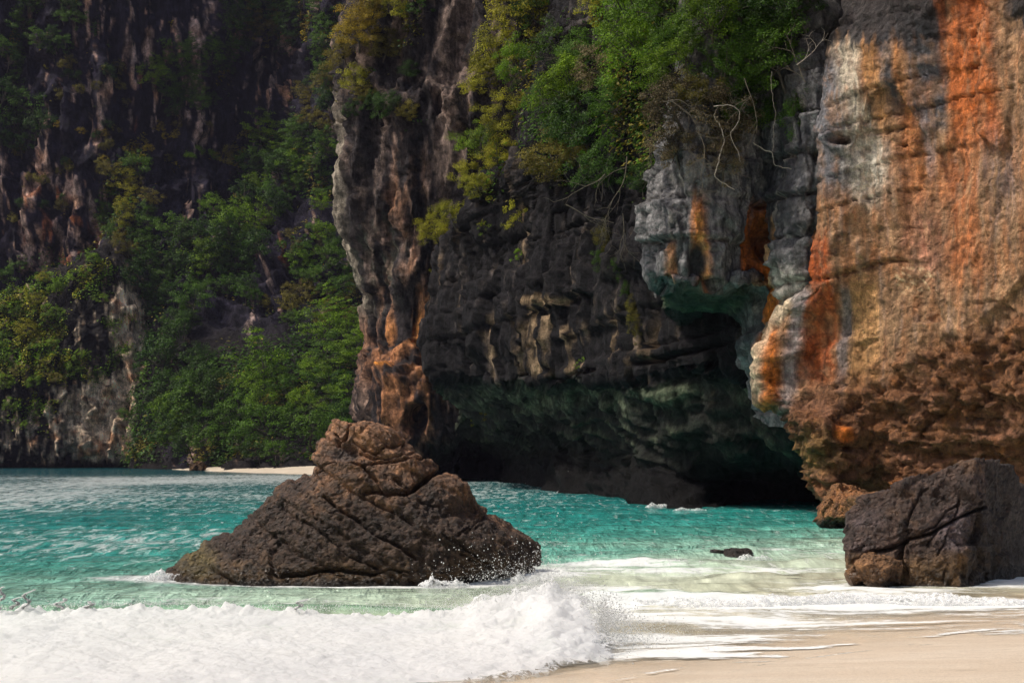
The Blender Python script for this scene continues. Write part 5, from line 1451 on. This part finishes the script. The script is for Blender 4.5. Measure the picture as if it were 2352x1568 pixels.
HIGH = [
 ((40, 270, 60, 80), 12, (22, 40), 'far', ['dark green', 'mid green'], 'dark tree on the seaward end of the far wall'),
 ((40, 140, 40, 60), 7, (16, 28), 'far', ['dark green', 'mid green'], 'dark bush high on the seaward end of the far wall'),
 ((110, 60, 70, 70), 12, (18, 34), 'far', ['dark green', 'mid green'], 'dark tree near the top of the far wall'),
 ((150, 190, 40, 60), 6, (14, 24), 'bush', ['olive', 'dark green'], 'olive bush among the pale streaks'),
 ((390, 170, 40, 70), 9, (20, 34), 'far', ['mid green', 'bright green'], 'green tree on the high ledge between pale streaks'),
 ((440, 235, 44, 34), 6, (18, 30), 'far', ['mid green', 'dark green'], 'green tree at the lower end of the high ledge'),
 ((480, 150, 60, 40), 8, (20, 34), 'far', ['dark green', 'mid green'], 'dark tree on the high ledge'),
 ((545, 100, 40, 70), 10, (20, 34), 'far', ['mid green', 'dark green'], 'tree on the slanting rib of the far wall'),
 ((610, 40, 44, 50), 7, (20, 36), 'far', ['mid green', 'olive'], 'tree at the top of the slanting rib'),
 ((680, 60, 60, 60), 9, (18, 34), 'tier', ['dark green', 'mid green'], 'layered tree near the top of the far wall'),
 ((250, 260, 50, 120), 12, (11, 20), 'bush', ['olive', 'dark green', 'olive'], 'olive bush on the streaked rib'),
 ((490, 380, 60, 40), 6, (12, 22), 'bush', ['bright green', 'olive'], 'bush on the black face'),
 ((80, 430, 90, 100), 10, (11, 20), 'bush', ['olive', 'dark green'], 'bush on the streaked lower wall'),
 ((420, 320, 110, 60), 9, (9, 16), 'bush', ['olive', 'golden'], 'small golden tuft on the black face'),
 ((660, 520, 60, 90), 8, (12, 24), 'bush', ['mid green', 'olive'], 'bush on the dark slab of the far slope'),
 ((180, 330, 70, 110), 10, (9, 17), 'bush', ['olive', 'golden'], 'small golden tuft on the streaked wall'),
]
# dark slabs that stay bare
BARE = [(625, 645, 52, 50), (545, 745, 95, 46), (470, 415, 80, 45), (560, 235, 40, 90), (640, 250, 50, 60)]
rsv = np.random.RandomState(17)
DETAIL = {'far': ['with rounded crown', 'with spreading crown', 'with ragged crown', 'with dense crown'], 'tier': ['with flat tiers', 'with open tiers', 'with wide tiers', 'with ragged tiers'], 'bush': ['compact', 'ragged', 'trailing', 'rounded']}
ORD = ['first', 'second', 'third', 'fourth', 'fifth', 'sixth', 'seventh', 'eighth', 'ninth', 'tenth', 'eleventh', 'twelfth', 'thirteenth', 'fourteenth', 'fifteenth', 'sixteenth', 'seventeenth', 'eighteenth', 'nineteenth', 'twentieth'] + ['%dth' % k for k in range(21, 70)]
def scatter(spec, name, catname):
    (cx_, cy_, rx_, ry_), n, (r0, r1), st, cols_, words_ = spec
    done, made = [], []
    tries = 0
    while len(done) < n and tries < n * 30:
        tries += 1
        a = rsv.uniform(0, 6.283); k = math.sqrt(rsv.rand())
        x_, y_ = cx_ + rx_ * k * math.cos(a), cy_ + ry_ * k * math.sin(a)
        r_ = rsv.uniform(r0, r1)
        if any(((x_ - b0) / (b2 + r_ * 0.4)) ** 2 + ((y_ - b1) / (b3 + r_ * 0.4)) ** 2 < 1 for b0, b1, b2, b3 in BARE): continue
        if any(math.hypot(x_ - q0, y_ - q1) < 0.52 * (r_ + q2) for q0, q1, q2 in done): continue
        h = hit(x_, y_ + 0.55 * r_)
        if not h or h[0].y < 170: continue
        done.append((x_, y_, r_))
        lf = cols_[rsv.randint(len(cols_))]
        what = words_
        for w_ in ('leafy ', 'dark ', 'olive ', 'green ', 'small golden '):
            if what.startswith(w_): what = what[len(w_):]
        o = place_plant(name, lf, catname, x_, y_, r_, st, lf, 'growth of the far cliff: ' + what, out=0.45)
        if o: made.append((lf, what, x_, o))
    by = {}
    for lf, what, x_, o in made: by.setdefault((lf, what), []).append((x_, o))
    for (lf, what), v in by.items():
        v.sort(key=lambda q_: q_[0])
        for k, (x_, o) in enumerate(v):
            where = ORD[k] + ' ' if len(v) > 1 else ''
            o['label'] = where + lf + ' ' + what + (', from its seaward side' if len(v) > 1 and len(what.split()) < 10 else '')
for spec in WOOD: scatter(spec, 'slope_tree', 'tree')
for spec in HIGH: scatter(spec, 'wall_bush', 'bush' if spec[3] == 'bush' else 'tree')
# the layered tree that stands out over the dark hollow
place_plant('slope_tree', 'pale topped layered tree standing out before the dark hollow of the far slope', 'tree', 608, 880, 62, 'tier', 'bright green', out=0.5, stretch=(1, 1, 1.1))

# ---- growth on the outcrop
OUT = [(215, 600, 21.6, 'bright green'), (180, 640, 24.5, 'bright green'), (130, 665, 25.9, 'bright green'), (80, 690, 25.9, 'yellow green'), (30, 720, 28.8, 'bright green'), (120, 720, 25.9, 'bright green'), (60, 760, 28.8, 'yellow green'), (10, 790, 28.8, 'bright green'), (235, 690, 18.7, 'bright green'), (130, 790, 20.2, 'bright green'), (175, 850, 25.9, 'bright green'), (190, 820, 20.2, 'bright green'), (90, 880, 24.5, 'bright green'), (130, 870, 18.7, 'olive'), (30, 930, 21.6, 'bright green'), (10, 880, 24.5, 'bright green'), (285, 955, 18.7, 'mid green'), (60, 975, 11.5, 'bright green'), (300, 625, 14.4, 'olive'), (45, 850, 17.3, 'olive'), (100, 640, 17.3, 'yellow green'), (20, 640, 28.8, 'mid green'), (45, 610, 24.5, 'mid green')]
for x_, y_, r_, lf in OUT:
    _where = ('green flank' if x_ < 150 else 'rocky crest and face')
    _same = sorted((q_[0], q_[1]) for q_ in OUT if q_[3] == lf and (q_[0] < 150) == (x_ < 150))
    place_plant('outcrop_bush', ORD[_same.index((x_, y_))] + ' ' + lf + ' bush from the seaward end of the ' + _where + ', outcrop', 'bush', x_, y_, r_, 'far', lf, 'bushes on the outcrop', out=0.5, stretch=(1, 1, 0.8))

# ---- ground cover nobody could count: moss carpet and tufts
def carpet(name, sheet, mask, n, size, leafnames, seed, lift=0.15, spread=0.3):
    rs = np.random.RandomState(seed)
    w = np.clip(mask, 0, 1); w = w / w.sum()
    idx = rs.choice(len(w), n, p=w)
    pos = sheet.p[idx] + rs.normal(0, spread, (n, 3)) + sheet.N[idx] * lift * rs.rand(n, 1)
    view = sheet.N[idx] * np.sign(-(sheet.N[idx] * (sheet.p[idx] - np.array([0, 0, CAM_H]))).sum(1))[:, None]
    nor = view * 0.6 + np.array([0, 0, 0.9]) + rs.normal(size=(n, 3)) * 0.4
    nor /= np.linalg.norm(nor, axis=1)[:, None]
    pos = pos + view * lift * 0.8
    V, Fl = leaf_quads(pos, nor, size * rs.uniform(0.6, 1.4, n), rs)
    me = mesh_np(name, V, Fl)
    for l_ in leafnames: me.materials.append(LEAF[l_])
    patch = fbm(pos, 0.09, 2, 0.5, seed)
    k = np.clip(((patch + 0.45) * len(leafnames) / 0.9 + rs.normal(0, 0.35, n)).astype(int), 0, len(leafnames) - 1)
    me.polygons.foreach_set('material_index', k.astype(np.int32))
    tag(link(name, me, None, smooth=False), kind='stuff')
x, y = B.x, B.y
bn = fbm(B.p, 0.16, 4, 0.55, 61)
mask = sstep(-0.1, 0.2, bn * 1.3 + 0.7 * sstep(0, 140, 190 - x + 0.1 * (y - 700)) - 0.5 * sstep(810, 940, y) - 0.16 + 0.4 * spot(x, y, 235, 660, 50, 60, 0.3, 1.2) + 0.4 * spot(x, y, 180, 840, 60, 60, 0.3, 1.2)) * (1 - sstep(900, 1010, y)) * (1 - sstep(310, 345, x))
carpet('outcrop_undergrowth', B, mask, 46000, 0.44, ['bright green', 'bright green', 'yellow green', 'bright green', 'bright green'], 5, 0.3, 0.3)
x, y = A.x, A.y
sl = sstep(560, 700, y) * (1 - sstep(1050, 1066, y)) + sum(0.9 * spot(x, y, *e[0], 0.5, 1.2) for e in WOOD)
sl *= np.prod([1 - spot(x, y, *b_, 0.7, 1.05) for b_ in BARE], axis=0)
carpet('slope_undergrowth', A, np.clip(sl, 0, 1) * (x > 60) * sstep(-0.4, 0.3, fbm(A.p, 0.05, 3, 0.5, 71)), 36000, 0.7, ['olive', 'dark green', 'dark green', 'dark green', 'mid green'], 6, 0.5, 0.6)  # dark leaf colours paint in the shade between the crowns
tf_ = fbm(A.p * np.array([1, 1, 0.5], np.float32), 0.16, 4, 0.6, 75)
carpet('wall_tufts', A, sstep(0.26, 0.4, tf_) * (1 - sstep(600, 700, y)) * np.prod([1 - spot(x, y, *b_, 0.7, 1.05) for b_ in BARE], axis=0), 12000, 0.75, ['olive', 'golden', 'olive', 'dark green'], 7, 0.3, 0.35)
x, y = Pl.x, Pl.y
carpet('pillar_tufts', Pl, sstep(0.2, 0.4, fbm(Pl.p, 0.25, 4, 0.6, 77)) * (1 - sstep(230, 330, y)) * band(x, 790, 960, 20), 5000, 0.34, ['dark green', 'olive', 'dark green'], 8, 0.2, 0.2)
x, y = D.x, D.y
can = sum(spot(x, y, *e, 0.6, 1.1) for e in [(1330, 250, 130, 170), (1450, 200, 160, 230), (1180, 120, 90, 130), (1120, 380, 60, 80)])
carpet('headland_undergrowth', D, np.clip(can, 0, 1) * sstep(-0.3, 0.2, fbm(D.p, 0.2, 3, 0.5, 79)), 14000, 0.24, ['olive', 'mid green', 'dark green', 'mid green'], 9, 0.35, 0.4)

# ---- bare branches and hanging vines
def wander(pts, r0, r1, Ys, wob, seed, n=26):
    rs = np.random.RandomState(seed)
    a = np.array([P(px_, py_, Y_) for (px_, py_), Y_ in zip(pts, np.broadcast_to(Ys, len(pts)))])
    t = np.linspace(0, len(a) - 1, n)
    c_ = np.stack([np.interp(t, np.arange(len(a)), a[:, k]) for k in range(3)], -1)
    c_[1:-1] = 0.5 * c_[1:-1] + 0.25 * (c_[:-2] + c_[2:])
    c_ += rs.normal(0, wob, c_.shape)
    rr = np.linspace(r0, r1, n)
    return [(c_[i], rr[i]) for i in range(n)]
def crop5(pts): return [(1491.3 + a * .380, b * .380) for a, b in pts]
def vine(name, label, cat, paths, mat, group=None):
    V, Fq = tubes(paths, 5)
    tag(link(name, mesh_np(name, V, Fq), mat), label, cat, group)
Yv_ = 51.0
vine('hanging_vine', 'pale twisted vine with a sharp bend hanging over the dry shrub', 'vine', [wander(crop5([(390, 700), (440, 780), (455, 850), (430, 930), (415, 1000), (390, 1070), (450, 1110), (520, 1150)]), 0.022, 0.014, Yv_, .012, 1)], M_PALE, 'pale vines on the grey buttress')
vine('hanging_vine', 'pale wavy vine looping from the branch tip', 'vine', [wander(crop5([(390, 640), (490, 636), (548, 665), (545, 730), (488, 810), (510, 870), (540, 920), (548, 980)]), 0.019, 0.011, Yv_, .012, 2)], M_PALE, 'pale vines on the grey buttress')
vine('hanging_vine', 'pale kinked vine crossing the dark jointed rock', 'vine', [wander(crop5([(625, 862), (700, 910), (745, 920), (755, 1000), (820, 1015), (860, 1022)]), 0.015, 0.010, 51.2, .010, 3)], M_PALE, 'pale vines on the grey buttress')
vine('hanging_vine', 'thin straight vine dangling beside the bright hanging foliage', 'vine', [wander(crop5([(740, 430), (735, 530), (765, 690), (750, 800), (745, 915)]), 0.007, 0.006, 51.0, .012, 4)], M_PALE, 'pale vines on the grey buttress')
vine('bare_branch', 'long bare branch reaching along the dry shrub', 'branch', [wander(crop5([(80, 620), (180, 600), (300, 680), (390, 705)]), .016, .011, 50.8, .012, 5), wander(crop5([(390, 700), (420, 640)]), .018, .008, 50.8, .01, 6)], M_TWIG, 'bare branches in the canopy')
rb = random.Random(8)
def twig(px_, py_, ang_, ln, r, depth, Y_, out):
    pts = [(px_, py_)]
    a = ang_
    for _ in range(5):
        a += rb.uniform(-0.4, 0.4)
        pts.append((pts[-1][0] + ln / 5 * math.cos(a), pts[-1][1] + ln / 5 * math.sin(a)))
    out.append(wander(pts, r, r * 0.45, Y_, 0.004, rb.randrange(9999), 9))
    if depth:
        for _ in range(3):
            k = rb.randrange(1, 6)
            twig(*pts[k], a + rb.uniform(-1.0, 1.0), ln * rb.uniform(0.45, 0.7), r * 0.6, depth - 1, Y_, out)
def branch(label, px_, py_, ang_, ln, r, depth, Y_, mat=None, group='bare branches in the canopy'):
    out = []
    twig(px_, py_, ang_, ln, r, depth, Y_, out)
    vine('bare_branch', label, 'branch', out, mat or M_TWIG, group)
branch('forked bare branch against the dark top of the orange wall', 1850, 190, -1.9, 80, .018, 2, 49.6)
branch('pale forked twig tip beside the orange wall', 1830, 150, -0.5, 60, .016, 2, 49.4, M_PALE)
branch('bare drooping branch under the olive tree', 1390, 400, 1.9, 90, .03, 2, 66)
branch('long pale branch hanging below the olive tree', 1440, 360, 1.75, 130, .028, 2, 64, M_TWIG)
branch('bare arching branch above the broken grey block', 1300, 470, 0.3, 120, .03, 2, 70)
branch('thin bare branch over the dark wall by the creeper', 1430, 490, 1.3, 90, .022, 2, 64)
branch('tangle of twigs at the dry shrub top', 1540, 230, 0.4, 110, .02, 3, 50.6)
branch('tangle of twigs at the middle of the dry shrub', 1600, 300, 0.8, 110, .018, 3, 50.4)
branch('tangle of twigs low on the dry shrub', 1570, 330, 0.9, 100, .016, 3, 50.5)
branch('spray of twigs under the drooping trees', 1710, 180, 0.9, 110, .018, 3, 50.4)
branch('twigs hanging beside the dark shrub of the canopy', 1480, 300, 1.3, 110, .02, 3, 60)

# ================================================================== sea air
m, nt, out = new_mat('sea_haze')
v = N(nt, 'ShaderNodeVolumePrincipled', Density=0.00008, Anisotropy=0.0)
v.inputs['Color'].default_value = (0.74, 0.72, 1.0, 1)
nt.links.new(v.outputs[0], out.inputs['Volume'])
hv = np.array([[sx * 440, sy, sz_] for sx in (-1, 1) for sy in (-140, 540) for sz_ in (-6.5, 175)], float)
hf = np.array([[0, 1, 3, 2], [4, 6, 7, 5], [0, 4, 5, 1], [2, 3, 7, 6], [0, 2, 6, 4], [1, 5, 7, 3]])
tag(link('haze', mesh_np('haze', hv, hf), m, smooth=False), kind='stuff')
